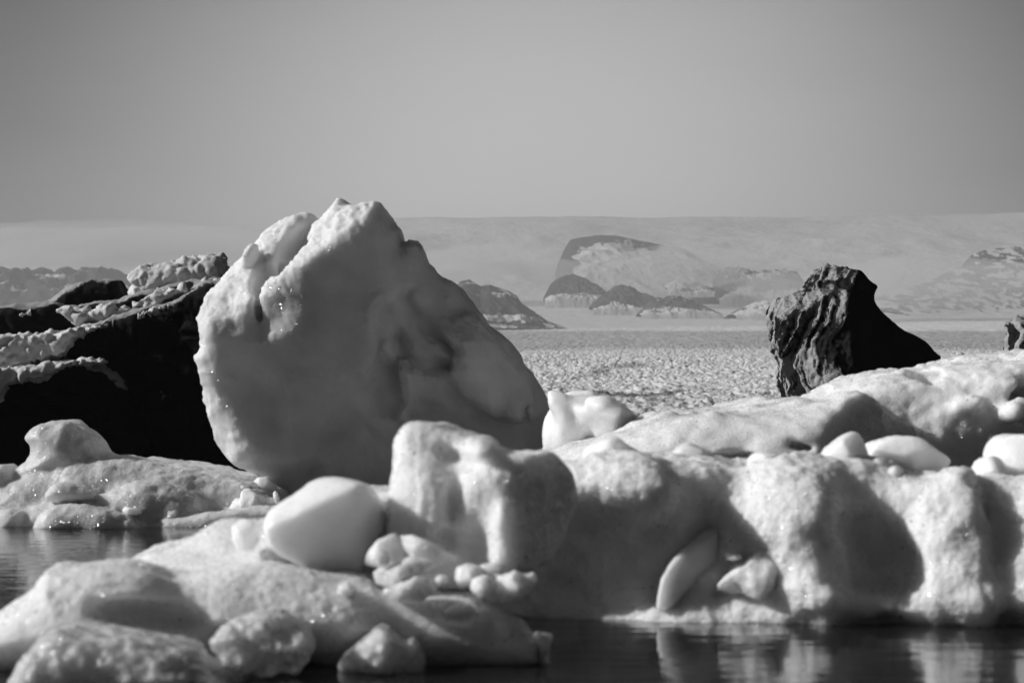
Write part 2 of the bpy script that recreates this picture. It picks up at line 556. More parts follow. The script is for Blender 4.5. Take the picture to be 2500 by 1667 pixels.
def mountain(name, label, sky_pts, foot, D, depth, seed, snow, rough=1.0, streak=(1, 1), cat='mountain', p=1.0, soft=None, nx=320, ny=170, foot_snow=True):
    """height field: skyline in pixels at distance D, foot line in pixels (depth metres nearer)"""
    sx = np.array([q[0] for q in sky_pts], float); sy = np.array([q[1] for q in sky_pts], float)
    u = np.linspace(sx[0], sx[-1], nx)[:, None]
    w = np.linspace(-1, 1, ny)[None, :]
    crest = np.interp(u, sx, sy)
    # wandering ridge so that the face has buttresses
    X = (u - 1250) / F * D * np.ones_like(w)
    Wv = w * depth
    ridge = fbm(X / (depth * 0.9), 0.3, 0.7, 3, seed) * depth * 0.18
    Y = D + Wv + 0 * X
    zc = CAMZ + (HORIZON - crest) / F * D
    zf = CAMZ + (HORIZON - foot) / F * (D - depth)
    t = np.clip(np.abs(Wv - ridge * (1 - w * w)) / depth, 0, 1)
    shape = (1 - t) ** p
    Hh = np.maximum(zc - zf, 1)
    Xr, Yr = 0.70 * X - 0.72 * Y, 0.72 * X + 0.70 * Y       # buttresses run down the slope at a slant
    rn = fbm(Xr / (depth * 0.55), Yr / (depth * 0.40), 0.4, 6, seed + 5, 0.55, True)
    fine = fbm(Xr / (depth * 0.26), Yr / (depth * 0.16), 0.9, 4, seed + 8, 0.6, True)
    amp = np.clip(4 * shape * (1.02 - shape), 0, 1)
    hmax = Hh.max()
    Z = zf + Hh * shape + (rn * 0.20 + fine * 0.11) * hmax * rough * amp * np.clip(Hh / hmax * 1.6, 0, 1)
    Z = Z + fine * hmax * 0.02 * rough * (1 - amp)
    Z = Z - hmax * 0.25 * sstep(0.9, 1.0, np.abs(w))
    gx = np.gradient(Z, axis=0) / np.maximum(np.gradient(X, axis=0), 1e-6)
    gy = np.gradient(Z, axis=1) / np.gradient(Y, axis=1)
    up = 1 / np.sqrt(1 + gx * gx + gy * gy)
    sn = fbm(X / (62.0 * streak[0]) + 0.5 * rn, Z / (30.0 * streak[1]), Y / 160.0, 5, seed + 20, 0.6)
    mask = sstep(-0.12, 0.12, snow - 0.5 + sn * 0.75 + (up - 0.75) * 0.8)
    if foot_snow:
        mask = np.maximum(mask, sstep(0.74, 0.90, t + 0.22 * fbm(X / 45.0, Z / 12.0, Y / 160.0, 3, seed + 60)))
    if soft is not None:
        mask = np.clip(mask + soft(u, HORIZON - (Z - CAMZ) / Y * F), 0, 1)
    V = np.stack([X, Y, Z], -1).reshape(-1, 3)
    Q = grid_quads(nx, ny)[:, ::-1]
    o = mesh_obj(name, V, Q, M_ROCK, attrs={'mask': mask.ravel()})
    return tag(o, label, cat, kind='structure')

mountain('mountain', 'dark rocky hill with snow streaks right of the big white iceberg',
         [(960, 812), (1040, 735), (1085, 690), (1110, 697), (1130, 688), (1145, 684), (1160, 693), (1175, 702), (1196, 697), (1210, 702), (1240, 712), (1262, 724),
          (1273, 741), (1300, 762), (1330, 783), (1360, 795), (1400, 812)], 815, 2350, 170, 3, 0.33, 0.8, (1.5, 0.35), foot_snow=False)
def fade_a(u, y):  # rock fades to snow colour, painted to stand in for mist
    n = fbm(u / 30.0, y / 11.0, 0.4, 4, 301)
    top = np.interp(u, [1352, 1362, 1378, 1392, 1420, 1470, 1510, 1560, 1620, 1670, 1730], [680, 642, 608, 586, 580, 574, 577, 588, 600, 607, 640])
    band = sstep(34, 8, y - top + n * 26 + np.maximum(u - 1480, 0) * 0.06) * sstep(1720, 1560, u)
    cliff = sstep(34, 12, (u - 1352) - (735 - y) * 0.28 + n * 30) * sstep(735, 715, y)
    return 0.75 - 1.6 * np.maximum(band, cliff)
    return sstep(1440, 1640, u + (y - 590) * 2.2) * sstep(596, 640, y + 0 * u) * 1.0 - 0.75 * sstep(646, 600, y + 0.10 * (u - 1400) + 14 * np.sin(u / 13.0) + 9 * np.sin(u / 5.3 + 1)) - 0.5 * sstep(1420, 1380, u)
mountain('mountain', 'flat topped rocky peak half veiled in blown snow on the ice cap',
         [(1325, 720), (1352, 680), (1362, 642), (1378, 608), (1392, 586), (1420, 580), (1470, 574), (1510, 577), (1560, 588), (1620, 600), (1670, 607), (1730, 640), (1830, 690)],
         735, 3900, 330, 13, 0.62, 0.5, (0.6, 1.2), soft=fade_a)
mountain('mountain', 'small rock outcrop below the left end of the flat topped peak',
         [(1328, 727), (1345, 700), (1362, 684), (1380, 675), (1405, 677), (1425, 684), (1450, 700), (1480, 722), (1500, 735)], 738, 3500, 120, 23, 0.26, 1.6)
mountain('mountain', 'pointed rock outcrop in the middle of the snow slope',
         [(1440, 752), (1465, 728), (1490, 712), (1502, 702), (1515, 697), (1535, 703), (1560, 716), (1590, 730), (1625, 745), (1650, 758)], 760, 3300, 130, 29, 0.26, 1.8)
mountain('mountain', 'low rock outcrop standing just above the glacier plain',
         [(1555, 768), (1585, 748), (1612, 740), (1632, 724), (1650, 726), (1672, 733), (1700, 748), (1750, 768)], 771, 3100, 110, 31, 0.30, 1.7)
mountain('mountain', 'broken rock outcrop on the slope left of the black iceberg',
         [(1735, 725), (1760, 665), (1780, 652), (1812, 655), (1830, 660), (1868, 668), (1885, 664), (1910, 662), (1935, 675), (1950, 695), (1975, 725)], 735, 3600, 170, 37, 0.42, 1.5)
mountain('mountain', 'thin dark rock rib between the two rock outcrops',
         [(1625, 702), (1645, 687), (1668, 684), (1700, 692), (1725, 700), (1745, 708)], 716, 3600, 70, 41, 0.56, 1.6)
mountain('mountain', 'snowy rock rib at the foot of the slope beside the black iceberg',
         [(1780, 768), (1820, 748), (1845, 738), (1870, 734), (1910, 742), (1980, 768)], 772, 3000, 100, 43, 0.60, 1.2)
mountain('mountain', 'jagged far mountain range behind the ash covered iceberg',
         [(-260, 640), (-120, 670), (0, 657), (25, 662), (45, 672), (62, 668), (85, 664), (100, 656), (115, 660), (135, 682), (150, 674), (180, 662), (205, 680),
          (222, 655), (240, 662), (262, 652), (290, 672), (312, 688), (380, 730), (460, 770)], 775, 3300, 380, 47, 0.22, 1.3, (0.6, 0.8), foot_snow=False)
mountain('mountain', 'grey dim mountain slope behind the right end of the glacier',
         [(2040, 775), (2100, 740), (2180, 715), (2260, 690), (2330, 660), (2360, 648), (2385, 620), (2420, 606), (2500, 598), (2600, 585), (2750, 640)],
         782, 3500, 520, 53, 0.34, 0.4, (0.14, 0.25))

# ------------------------------------------------------------------ the great white iceberg
def great_berg():
    D = 26.0
    out = px('B', [(350, 1395), (290, 1390), (240, 1350), (185, 1280), (160, 1220), (150, 1150), (130, 1040), (140, 980), (115, 930), (95, 880), (72, 840),
         (100, 800), (110, 760), (100, 700), (105, 610), (115, 560), (150, 525), (185, 480), (200, 430), (250, 395), (260, 350), (310, 290), (370, 210),
         (400, 160), (450, 115), (530, 98), (600, 100), (640, 125), (668, 140), (700, 115), (720, 85), (750, 68), (780, 85), (800, 105), (850, 115),
         (900, 122), (935, 115), (960, 135), (985, 175), (1005, 205), (1025, 235), (1045, 250), (1055, 290), (1070, 320), (1100, 303), (1125, 320),
         (1150, 355), (1190, 410), (1240, 445), (1300, 515), (1360, 580), (1400, 640), (1440, 710), (1520, 770), (1590, 850), (1650, 920), (1720, 990),
         (1760, 1030), (1800, 1090), (1820, 1150), (1815, 1230), (1780, 1290), (1740, 1340), (1700, 1460), (1600, 1640), (520, 1640), (450, 1490), (430, 1460), (380, 1440)])
    out = [(x + (16 if x > 1100 and y > 700 else 0), y) for x, y in out]
    g = Grid(-4.5, 1.3, D - 2.0, D + 1.7, -0.45, 4.7, 0.027)
    b = lambda x, y: px('B', [(x, y)])[0]
    Fv = g.ext(out, D, 1.35, 0.55, 1)
    def P(x, y, w):
        q = b(x, y); a = at(q[0], q[1], D); return (a[0], D + w, a[2])
    # sunlit upper-left shoulder, right-hand facet, undercut foot
    Fv = smax(Fv, g.plane(P(455, 440, -0.98), (-0.50, -0.52, 0.60)), 0.18)
    Fv = smax(Fv, g.plane(P(1020, 760, -1.15), (0.36, -0.88, -0.16)), 0.25)
    Fv = smax(Fv, g.plane(P(700, 1330, -0.95), (0.05, -0.80, -0.45)), 0.35)
    Fv = smax(Fv, g.plane(P(230, 1000, -0.78), (-0.14, -0.94, -0.32)), 0.3)
    Fv = smax(Fv, g.plane(P(560, 1000, -1.08), (0.0, -0.96, -0.28)), 0.45)
    def dent(x, y, w, rx, ry, rw, rot=0, k=0.12):
        nonlocal Fv
        q = b(x, y)
        e = Grid.ell(g, q[0], q[1], D, rx / 1.96, ry / 1.96, rw, rot)
        e = e if w == 0 else ell_w(q, rx, ry, rw, rot, w)
        Fv = smax(Fv, -e, k)
    def ell_w(q, rx, ry, rw, rot, w):
        kx = scale_at(D) / 1.96; c = at(q[0], q[1], D)
        dx, dz = g.X - c[0], g.Z - c[2]; a = math.radians(rot)
        ux, uz = dx * math.cos(a) + dz * math.sin(a), -dx * math.sin(a) + dz * math.cos(a)
        qq = np.sqrt((ux / (rx * kx)) ** 2 + (uz / (ry * kx)) ** 2 + ((g.Y - D - w) / rw) ** 2)
        return (qq - 1) * min(rx * kx, ry * kx, rw)
    def bump_(x, y, w, rx, ry, rw, rot=0, k=0.15):
        nonlocal Fv
        Fv = smin(Fv, ell_w(b(x, y), rx, ry, rw, rot, w), k)
    dent(590, 230, -0.75, 55, 170, 0.42, -25)          # groove between the two top ridges
    bump_(665, 235, -0.45, 45, 125, 0.50, -38, 0.08)      # ridge running down from the peak
    bump_(350, 360, -0.50, 40, 90, 0.30, -30, 0.1)
    dent(395, 480, -1.05, 28, 95, 0.30, 5, 0.08)
    dent(480, 400, -1.05, 45, 60, 0.22, 20, 0.08)
    dent(1000, 1330, -1.25, 420, 200, 0.6, 6, 0.15)      # undercut above the foot
    dent(610, 1390, -1.1, 60, 130, 0.6, -25, 0.1)
    bump_(1450, 900, -0.75, 150, 330, 0.55, 35, 0.25)
    bump_(300, 1180, -0.45, 120, 220, 0.55, 10, 0.3)
    Fv = Fv + g.noise(0.9, 4, 2) * 0.12 + np.abs(g.noise(0.75, 6, 1)) * 0.22 + np.abs(g.noise(1.9, 9, 1)) * 0.07 - 0.045
    # creases, hollows and undercuts of the shaded face
    k2 = scale_at(D) / 1.96
    wx = g.X2 + fbm(g.X2 * 1.6, g.Z2 * 1.6, 0.3, 3, 71) * 0.16
    wz = g.Z2 + fbm(g.X2 * 1.6, g.Z2 * 1.6, 4.3, 3, 73) * 0.16
    def pdist(pts):
        P_ = poly2(px('B', pts), D); d = np.full(wx.shape, 1e9, f32)
        for (ax, az), (bx, bz) in zip(P_[:-1], P_[1:]):
            ex, ez = bx - ax, bz - az
            t_ = np.clip(((wx - ax) * ex + (wz - az) * ez) / (ex * ex + ez * ez), 0, 1)
            d = np.minimum(d, np.hypot(wx - ax - ex * t_, wz - az - ez * t_))
        return d / k2
    def groove(pts, width, depth):
        return depth * np.exp(-(pdist(pts) / width) ** 2)
    def basin(x, y, rx, ry, depth, rot=0, pw=2):
        c_ = poly2(px('B', [(x, y)]), D)[0]; a_ = math.radians(rot)
        dx, dz = wx - c_[0], wz - c_[1]
        ux, uz = dx * math.cos(a_) + dz * math.sin(a_), -dx * math.sin(a_) + dz * math.cos(a_)
        q = (np.abs(ux / (rx * k2)) ** pw + np.abs(uz / (ry * k2)) ** pw)
        return depth * np.exp(-q)
    rel = groove([(1060, 530), (1130, 640), (1200, 720), (1260, 780), (1300, 810)], 34, 0.13)
    rel = rel + groove([(1040, 740), (1090, 850), (1170, 900), (1270, 880)], 40, 0.18)
    rel = rel + basin(985, 985, 85, 120, 0.42, -14, 3) + basin(930, 1040, 60, 60, 0.16, 0, 3)
    rel = rel - groove([(1085, 880), (1112, 1000), (1065, 1115)], 24, 0.10) - groove([(1010, 790), (950, 930), (860, 1060)], 30, 0.06)
    rel = rel + groove([(590, 1460), (690, 1290), (790, 1150), (880, 1000)], 60, 0.16)
    below = poly_sdf(poly2(px('B', [(560, 1700), (760, 1250), (850, 1100), (960, 1130), (1070, 1130), (1140, 1040), (1260, 1060), (1500, 1250), (1700, 1330), (1700, 1700)]), D), wx, wz)
    rel = rel + 0.28 * sstep(0.05, -0.30, below)
    rel = rel + groove([(1640, 1080), (1650, 1160), (1640, 1250)], 18, 0.06) + groove([(1480, 870), (1540, 1000), (1560, 1180)], 40, 0.07)
    rel = rel + basin(700, 760, 220, 260, -0.14) + basin(330, 1010, 120, 200, 0.08) + groove([(280, 620), (430, 700), (520, 900)], 70, 0.06)
    Fv = Fv + rel[:, None, :] * sstep(-0.3, -0.75, g.Y - D)
    def disp(V, Nn):
        x, y, z = V.T
        lit = sstep(-0.2, 0.5, Nn[:, 2] * 0.8 - Nn[:, 0] * 0.5)
        a = fbm(x * 3.0, y * 3.0, z * 3.0, 3, 31) * (0.012 + 0.02 * lit)
        r = fbm(x * 5 + z * 2, y * 5, z * 4, 5, 35, 0.62, True) * (0.010 + 0.042 * lit)
        c = (0.5 - worley(x * 11, y * 11, z * 11, 3)) * (0.002 + 0.008 * lit)
        w1 = fbm(x, y, z, 2, 55) * 0.3
        return a + r + c + (worley((x + w1) * 1.7, y * 1.7, (z + w1) * 1.4, 61) - 0.5) * 0.020 + (worley(x * 4.1, y * 4.1, z * 3.6, 63) - 0.5) * 0.012
    o = solid('iceberg', g, Fv, M_BERG, disp)
    tag(o, 'great white leaning iceberg with a rounded shaded face, tallest ice in the lagoon', 'iceberg')
great_berg()

# ------------------------------------------------------------------ black iceberg at the right
def ridged_black(name, label, g, Fv, cols_x, freq, seed, streak_fn):
    def ridge(V):
        x, y, z = V.T
        s = x * 0.9 - y * 0.42
        wv = fbm(z * 1.1, s * 0.45, 0.3, 3, seed) * 0.62 + fbm(z * 3.4, s * 1.0, 0.8, 2, seed + 3) * 0.10 - 0.10 * z
        a = fbm((s + wv) * freq, z * 0.16, 0.6, 4, seed + 9, 0.62, True)
        return a
    def disp(V, Nn):
        x, y, z = V.T
        side = streak_fn(V, Nn)
        return ridge(V) * 0.10 * side + fbm(x * 7, y * 7, z * 7, 4, seed + 2, 0.65) * 0.055 * (0.25 + side) + (0.5 - worley(x * 9, y * 9, z * 9, seed)) * 0.02 * (0.3 + side)
    def attr(V, Nn):
        side = streak_fn(V, Nn)
        x, y, z = V.T
        gate = sstep(-0.70, -0.05, fbm(x * 0.9, y * 0.9, z * 0.7, 3, seed + 16))
        m = gate * sstep(0.22, 0.62, ridge(V) + 0.45 * fbm(x * 2, y * 2, z * 1.2, 3, seed + 6)) * side
        top = sstep(0.55, 1.0, Nn[:, 2] - 0.4 * Nn[:, 0] + 0.7 * fbm(x * 3.5, y * 3.5, z * 3.5, 4, seed + 4)) * 0.6
        return {'mask': np.clip(np.maximum(m * 0.9, top * side), 0, 1)}
    o = solid(name, g, Fv, M_DARK, disp, attr)
    return tag(o, label, 'iceberg')

def right_black():
    D = 45.0
    out = px('D', [(300, 1000), (275, 900), (285, 800), (290, 720), (262, 690), (250, 640), (240, 560), (225, 500), (205, 440), (235, 360), (260, 335), (330, 318),
         (400, 295), (440, 255), (470, 190), (520, 145), (570, 122), (630, 130), (700, 158), (750, 155), (790, 185), (830, 225), (885, 250), (890, 275),
         (862, 310), (858, 365), (920, 425), (1000, 480), (1080, 510), (1155, 540), (1225, 578), (1280, 608), (1330, 636), (1400, 676), (1390, 740), (1380, 860), (1380, 1050), (320, 1050)])
    g = Grid(5.6, 10.7, D - 2.2, D + 1.6, 0.2, 5.2, 0.036)
    Fv = g.ext(out, D, 1.4, 0.5, 1)
    q = px('D', [(640, 600)])[0]; a = at(q[0], q[1], D)
    # corner: one face turned left to the sun, the other turned right into shade
    Fv = smax(Fv, g.plane((a[0], D - 1.35, a[2]), (-0.42, -0.90, 0.05)), 0.12)
    Fv = smax(Fv, g.plane((a[0] + 0.2, D - 1.35, a[2]), (0.62, -0.75, 0.12)), 0.12)
    q = px('D', [(560, 330)])[0]; a2 = at(q[0], q[1], D)
    Fv = smax(Fv, g.plane((a2[0], D - 1.0, a2[2]), (-0.45, -0.55, 0.65)), 0.15)
    Fv = Fv + g.noise(0.8, 14, 2) * 0.14 + 0.075
    xs = a[0]
    def side(V, Nn):
        return sstep(0.35, -0.25, Nn[:, 0] * 1.0 + (V[:, 0] - xs - 0.1) * 0.35)
    o = ridged_black('iceberg', 'black ash streaked iceberg with wavy vertical frosted ridges, standing behind the right snow bank', g, Fv, None, 3.6, 61, side)
right_black()
def edge_black():
    D = 40.0
    out = px('C', [(2285, 700), (2300, 620), (2292, 545), (2305, 522), (2352, 515), (2420, 505), (2520, 520), (2520, 740), (2290, 740)])
    g = Grid(10.2, 12.2, D - 0.9, D + 0.9, 1.0, 3.8, 0.035)
    Fv = g.ext(out, D, 0.75, 0.3, 1) + g.noise(1.3, 24, 2) * 0.12
    ridged_black('iceberg', 'black ridged iceberg cut off by the right edge of the view', g, Fv, None, 3.0, 71, lambda V, Nn: np.ones(len(V), f32))
edge_black()

# ------------------------------------------------------------------ ash covered black iceberg at the left
def left_black():
    D = 34.0
    root = bpy.data.objects.new('iceberg', None); COL.objects.link(root)
    root.location = at(250, 1180, D)
    tag(root, 'ash black layered iceberg with snow lying on its sloping ledges, at the left edge', 'iceberg')
    g = Grid(-10.6, -4.0, D - 2.2, D + 2.6, -0.3, 4.5, 0.045)
    t_back = px('A', [(-200, 540), (0, 465), (100, 432), (250, 410), (330, 405), (430, 425), (560, 410), (660, 408), (690, 382), (830, 342), (930, 315), (1050, 302), (1300, 300), (1300, 1500), (-200, 1500)])
    t_mid = px('A', [(-200, 640), (0, 600), (100, 580), (250, 560), (400, 530), (480, 520), (600, 497), (700, 462), (790, 432), (880, 412), (1000, 350), (1080, 310), (1300, 300), (1300, 1500), (-200, 1500)])
    t_fr = px('A', [(-200, 860), (0, 790), (150, 750), (320, 715), (480, 695), (560, 712), (650, 770), (720, 870), (770, 1000), (800, 1500), (-200, 1500)])
    Fv = g.ext(t_back, D + 1.2, 1.1, 0.16, 1)
    Fv = smin(Fv, g.ext(t_mid, D + 0.5, 1.0, 0.16, 1), 0.08)
    Fv = smin(Fv, g.ext(t_fr, D - 0.2, 1.0, 0.22, 1), 0.08)
    q = px('A', [(300, 1080)])[0]; a = at(q[0], q[1], D)
    Fv = smax(Fv, -g.ell(q[0], q[1], D - 1.4, 260, 110, 0.8), 0.3)
    Fv = Fv + g.noise(1.0, 17, 2) * 0.10 + g.noise(3.5, 19, 2) * 0.05
    def disp(V, Nn):
        x, y, z = V.T
        return fbm(x * 4, y * 4, z * 4, 4, 81, 0.55, True) * 0.05 + fbm(x * 14, y * 14, z * 14, 3, 84) * 0.012
    def attr(V, Nn):
        x, y, z = V.T
        m = sstep(0.35, 0.75, Nn[:, 2] + 0.35 * fbm(x * 2.2, y * 2.2, z * 2.2, 4, 86)) 
        e = sstep(0.30, 0.60, fbm(x * 1.3, y * 1.3, z * 1.6, 5, 88)) * 0.42
        return {'mask': np.clip(m * 0.8 + e, 0, 1) * sstep(1.2, 1.8, z)}
    solid('ice_body', g, Fv, M_DARK, disp, attr, root)
    # blocks standing on its top
    def block(pts, D2, T, r, seed, mat, lab):
        P = px('A', pts)
        xs = [at(x, y, D2)[0] for x, y in P]; zs = [at(x, y, D2)[2] for x, y in P]
        gb = Grid(min(xs) - .25, max(xs) + .25, D2 - T - .25, D2 + T + .25, min(zs) - .25, max(zs) + .25, 0.032)
        Fb = gb.ext(P, D2, T, r, 1) + gb.noise(1.6, seed, 2) * 0.08
        if mat is M_DARK:
            o = solid('ice_block', gb, Fb, M_DARK, lambda V, Nn: fbm(V[:, 0] * 5, V[:, 1] * 5, V[:, 2] * 5, 4, seed, 0.55, True) * 0.04,
                      lambda V, Nn: {'mask': sstep(0.3, 0.7, Nn[:, 2] * 0.8 - 0.3 * Nn[:, 0] + 0.55 * fbm(V[:, 0] * 2.2, V[:, 1] * 2.2, V[:, 2] * 2.2, 3, seed + 3)) * 0.8}, root)
        else:
            o = solid('ice_block', gb, Fb, mat, clump(seed), None, root)
        o['label'] = lab
    def clump(seed, k=1.0):
        def d(V, Nn):
            x, y, z = V.T
            wx = fbm(x * 2, y * 2, z * 2, 2, seed + 1) * 0.45
            k2 = 0.65 + 0.75 * sstep(-0.45, 0.5, fbm(x * 1.1, y * 1.1, z * 1.1, 3, seed + 31))
            return k2 * ((0.55 - worley((x + wx) * 3.6, y * 3.6, (z + wx) * 3.6, seed)) * 0.17 + (0.55 - worley(x * 8, y * 8, z * 8, seed + 2)) * 0.075 + (0.5 - worley(x * 19, y * 19, z * 19, seed + 5)) * 0.025) * k
        return d
    block([(255, 410), (310, 368), (370, 332), (480, 292), (570, 277), (610, 290), (630, 330), (645, 360), (668, 390), (670, 430), (600, 440), (430, 440), (300, 440)], D + 1.3, 0.6, 0.2, 91, M_DARK, 'dark wedge of ice with snow along its crest')
    block([(700, 380), (690, 270), (705, 250), (790, 212), (830, 218), (880, 200), (960, 190), (1040, 178), (1110, 163), (1145, 195), (1160, 230), (1150, 300), (1060, 320), (930, 330), (830, 360), (720, 395)], D + 1.2, 0.7, 0.28, 95, M_ASHSNOW, 'snow crusted block of ice')
    # clumped snow on the ledges
    bands = [([(-60, 500), (60, 470), (140, 445), (280, 432), (330, 412), (430, 428), (560, 410), (660, 410), (690, 380), (830, 342), (930, 312), (1050, 300), (1140, 296), (1140, 304), (960, 325), (945, 350), (880, 395), (790, 432), (700, 445), (640, 492), (560, 478), (500, 492), (430, 500), (380, 505), (320, 460), (270, 440), (140, 460), (60, 485), (-60, 520)], D + 0.10, 0.36, 101),
             ([(-60, 590), (0, 575), (100, 555), (250, 540), (400, 515), (480, 520), (600, 495), (700, 460), (790, 430), (880, 408), (880, 424), (790, 450), (700, 478), (600, 512), (500, 525), (420, 560), (390, 610), (340, 690), (250, 695), (120, 722), (-60, 760)], D - 0.60, 0.38, 111),
             ([(-60, 770), (0, 745), (150, 715), (320, 692), (480, 672), (580, 685), (560, 712), (450, 722), (400, 702), (330, 752), (230, 795), (100, 812), (60, 835), (-60, 940)], D - 1.25, 0.36, 121)]
    for pts, D2, T, seed in bands:
        P = px('A', pts)
        xs = [at(x, y, D2)[0] for x, y in P]; zs = [at(x, y, D2)[2] for x, y in P]
        gb = Grid(min(xs) - .3, max(xs) + .3, D2 - T - .4, D2 + T + .8, min(zs) - .3, max(zs) + .3, 0.032)
        # the band leans back as it rises, like snow banked on a step
        Fb = gb.ext(P, D2, T, 0.06, 1, yoff=lambda X, Z: 0.0 * X) + gb.noise(2.2, seed, 2) * 0.07
        solid('snow_ledge', gb, Fb + 0.035, M_ASHSNOW, clump(seed, 1.2), None, root)
left_black()

# ------------------------------------------------------------------ low floe at the left with its mushroom knob
def snow_disp(seed, a=0.02, lump=0.02, fl=8.0, fine=0.006):
    def d(V, Nn):
        x, y, z = V.T
        return fbm(x * 2.5, y * 2.5, z * 2.5, 3, seed) * a + (0.5 - worley(x * fl, y * fl, z * fl, seed)) * lump + fbm(x * 30, y * 30, z * 30, 2, seed + 3) * fine
    return d
def left_floe():
    D = 24.5
    g = Grid(-7.2, -2.3, D - 2.2, D + 2.6, -0.2, 1.75, 0.024)
    E = lambda pts: px('E', pts)
    Fv = g.ext(E([(-200, 900), (-150, 480), (0, 440), (100, 400), (300, 360), (490, 315), (640, 282), (740, 275), (880, 288), (1000, 310), (1200, 350), (1400, 385), (1560, 420), (1700, 480), (1720, 900)]), D + 1.3, 1.3, 0.35, 2)
    Fv = smin(Fv, g.ext(E([(-200, 900), (-100, 560), (20, 540), (150, 580), (300, 540), (480, 500), (650, 470), (820, 415), (900, 408), (1010, 430), (1100, 470), (1180, 530), (1160, 700), (1160, 900)]), D + 0.1, 0.75, 0.35, 2), 0.15)
    Fv = smin(Fv, g.ext(E([(200, 760), (225, 620), (290, 565), (370, 545), (560, 560), (700, 585), (830, 630), (870, 760)]), D - 0.75, 0.35, 0.24, 2), 0.05)
    Fv = smin(Fv, g.ext(E([(-60, 900), (-20, 600), (120, 570), (150, 640), (170, 900)]), D - 0.4, 0.4, 0.25, 1), 0.08)
    Fv = smin(Fv, g.ext(E([(290, 500), (340, 420), (420, 400), (520, 430), (600, 480), (500, 520), (350, 520)]), D - 0.1, 0.6, 0.2, 1), 0.06)
    # mushroom knob
    Fv = smin(Fv, g.ext(E([(150, 420), (120, 330), (180, 290), (215, 240), (220, 205), (185, 170), (188, 150), (230, 95), (280, 70), (380, 65), (430, 60), (500, 110), (560, 150), (590, 200), (610, 245), (650, 290), (700, 420)]), D + 0.9, 0.75, 0.5, 2), 0.1)
    Fv = smin(Fv, g.ext(E([(-150, 480), (-60, 350), (20, 310), (80, 330), (110, 420), (60, 500)]), D + 0.6, 0.5, 0.25, 1), 0.1)
    # wet shelf running right to the foot of the great berg
    Fv = smin(Fv, g.ext(E([(820, 760), (860, 640), (1000, 620), (1200, 590), (1400, 560), (1700, 540), (1750, 760)]), D + 0.2, 1.0, 0.12, 1), 0.08)
    Fv = Fv + g.noise(1.5, 44, 2) * 0.06 + g.noise(5, 47, 2) * 0.018
    def disp(V, Nn):
        x, y, z = V.T
        top = sstep(0.2, 0.8, Nn[:, 2])
        return fbm(x * 3, y * 3, z * 3, 3, 141) * 0.02 + top * ((0.5 - worley(x * 9, y * 5, z * 9, 143)) * 0.022 + fbm(x * 9, y * 7, z * 9, 3, 145, 0.6, True) * 0.014) + fbm(x * 25, y * 25, z * 25, 2, 148) * 0.004
    o = solid('ice_floe', g, Fv, M_WET, disp)
    tag(o, 'low grey wet ice floe at the left with a mushroom shaped knob on it', 'ice floe')
left_floe()

# ------------------------------------------------------------------ single pieces of ice
def piece(name, label, c, pts, D, T, r, seed, mat, cat='ice chunk', amp=0.05, nf=3.0, h=None, cuts=(), adds=(), disp=None, group=None, lean=None, sm=None, chips=None, ck=0.010):
    soft = group == GS
    sm = (1 if soft else 0) if sm is None else sm
    chips = (4 if soft else 10) if chips is None else chips
    ck = 0.02 if soft else ck
    P = px(c, pts)
    xs = [at(x, y, D)[0] for x, y in P]; zs = [at(x, y, D)[2] for x, y in P]
    size = max(max(xs) - min(xs), max(zs) - min(zs))
    h = h or max(min(size / 60, 0.03), D * 0.00085)
    mg = amp * 2 + 2 * h + 0.04
    r = r * (0.75 if soft else 0.5)
    g = Grid(min(xs) - mg, max(xs) + mg, D - T - mg, D + T + mg, min(zs) - mg, max(zs) + mg, h)
    Fv = g.ext(P, D, T, r, sm, yoff=lean)
    rng = np.random.default_rng(seed)
    hx, hz = (max(xs) - min(xs)) / 2, (max(zs) - min(zs)) / 2
    c0 = ((max(xs) + min(xs)) / 2, D, (max(zs) + min(zs)) / 2)
    for _ in range(chips):
        n = np.array([rng.uniform(-0.9, 0.9), -rng.uniform(0.35, 1.0), rng.uniform(-0.6, 0.9)]); n /= np.linalg.norm(n)
        far_ = math.sqrt((n[0] * hx) ** 2 + (n[1] * T) ** 2 + (n[2] * hz) ** 2) * rng.uniform(0.70, 0.90)
        Fv = smax(Fv, g.plane((c0[0] + n[0] * far_, c0[1] + n[1] * far_, c0[2] + n[2] * far_), n), ck * size)
    for (qx, qy, w, n, k) in cuts:
        q = px(c, [(qx, qy)])[0]; a = at(q[0], q[1], D)
        Fv = smax(Fv, g.plane((a[0], D + w, a[2]), n), k)
    for (qx, qy, w, rx, ry, rw, rot, sgn, k) in adds:
        q = px(c, [(qx, qy)])[0]; a = at(q[0], q[1], D)
        s = CROP[c][2]; kk = scale_at(D) / s
        dx, dz = g.X - a[0], g.Z - a[2]; an = math.radians(rot)
        ux, uz = dx * math.cos(an) + dz * math.sin(an), -dx * math.sin(an) + dz * math.cos(an)
        e = (np.sqrt((ux / (rx * kk)) ** 2 + (uz / (ry * kk)) ** 2 + ((g.Y - D - w) / rw) ** 2) - 1) * min(rx * kk, ry * kk, rw)
        Fv = smin(Fv, e, k) if sgn > 0 else smax(Fv, -e, k)
    Fv = Fv + g.noise(nf, seed, 2) * amp
    o = solid(name, g, Fv, mat, disp or (crystal_disp(seed, size) if mat is M_SNOW else snow_disp(seed, amp * 0.3, 0.006, 14, 0.002)))
    return tag(o, label, cat, group)

def crystal_disp(seed, size):
    f1 = 2.6 / size; a = 0.10 * size
    def d(V, Nn):
        x, y, z = V.T
        return (worley(x * f1, y * f1, z * f1, seed) - 0.5) * a + (worley(x * f1 * 2.7, y * f1 * 2.7, z * f1 * 2.7, seed + 1) - 0.5) * a * 0.4
    return d
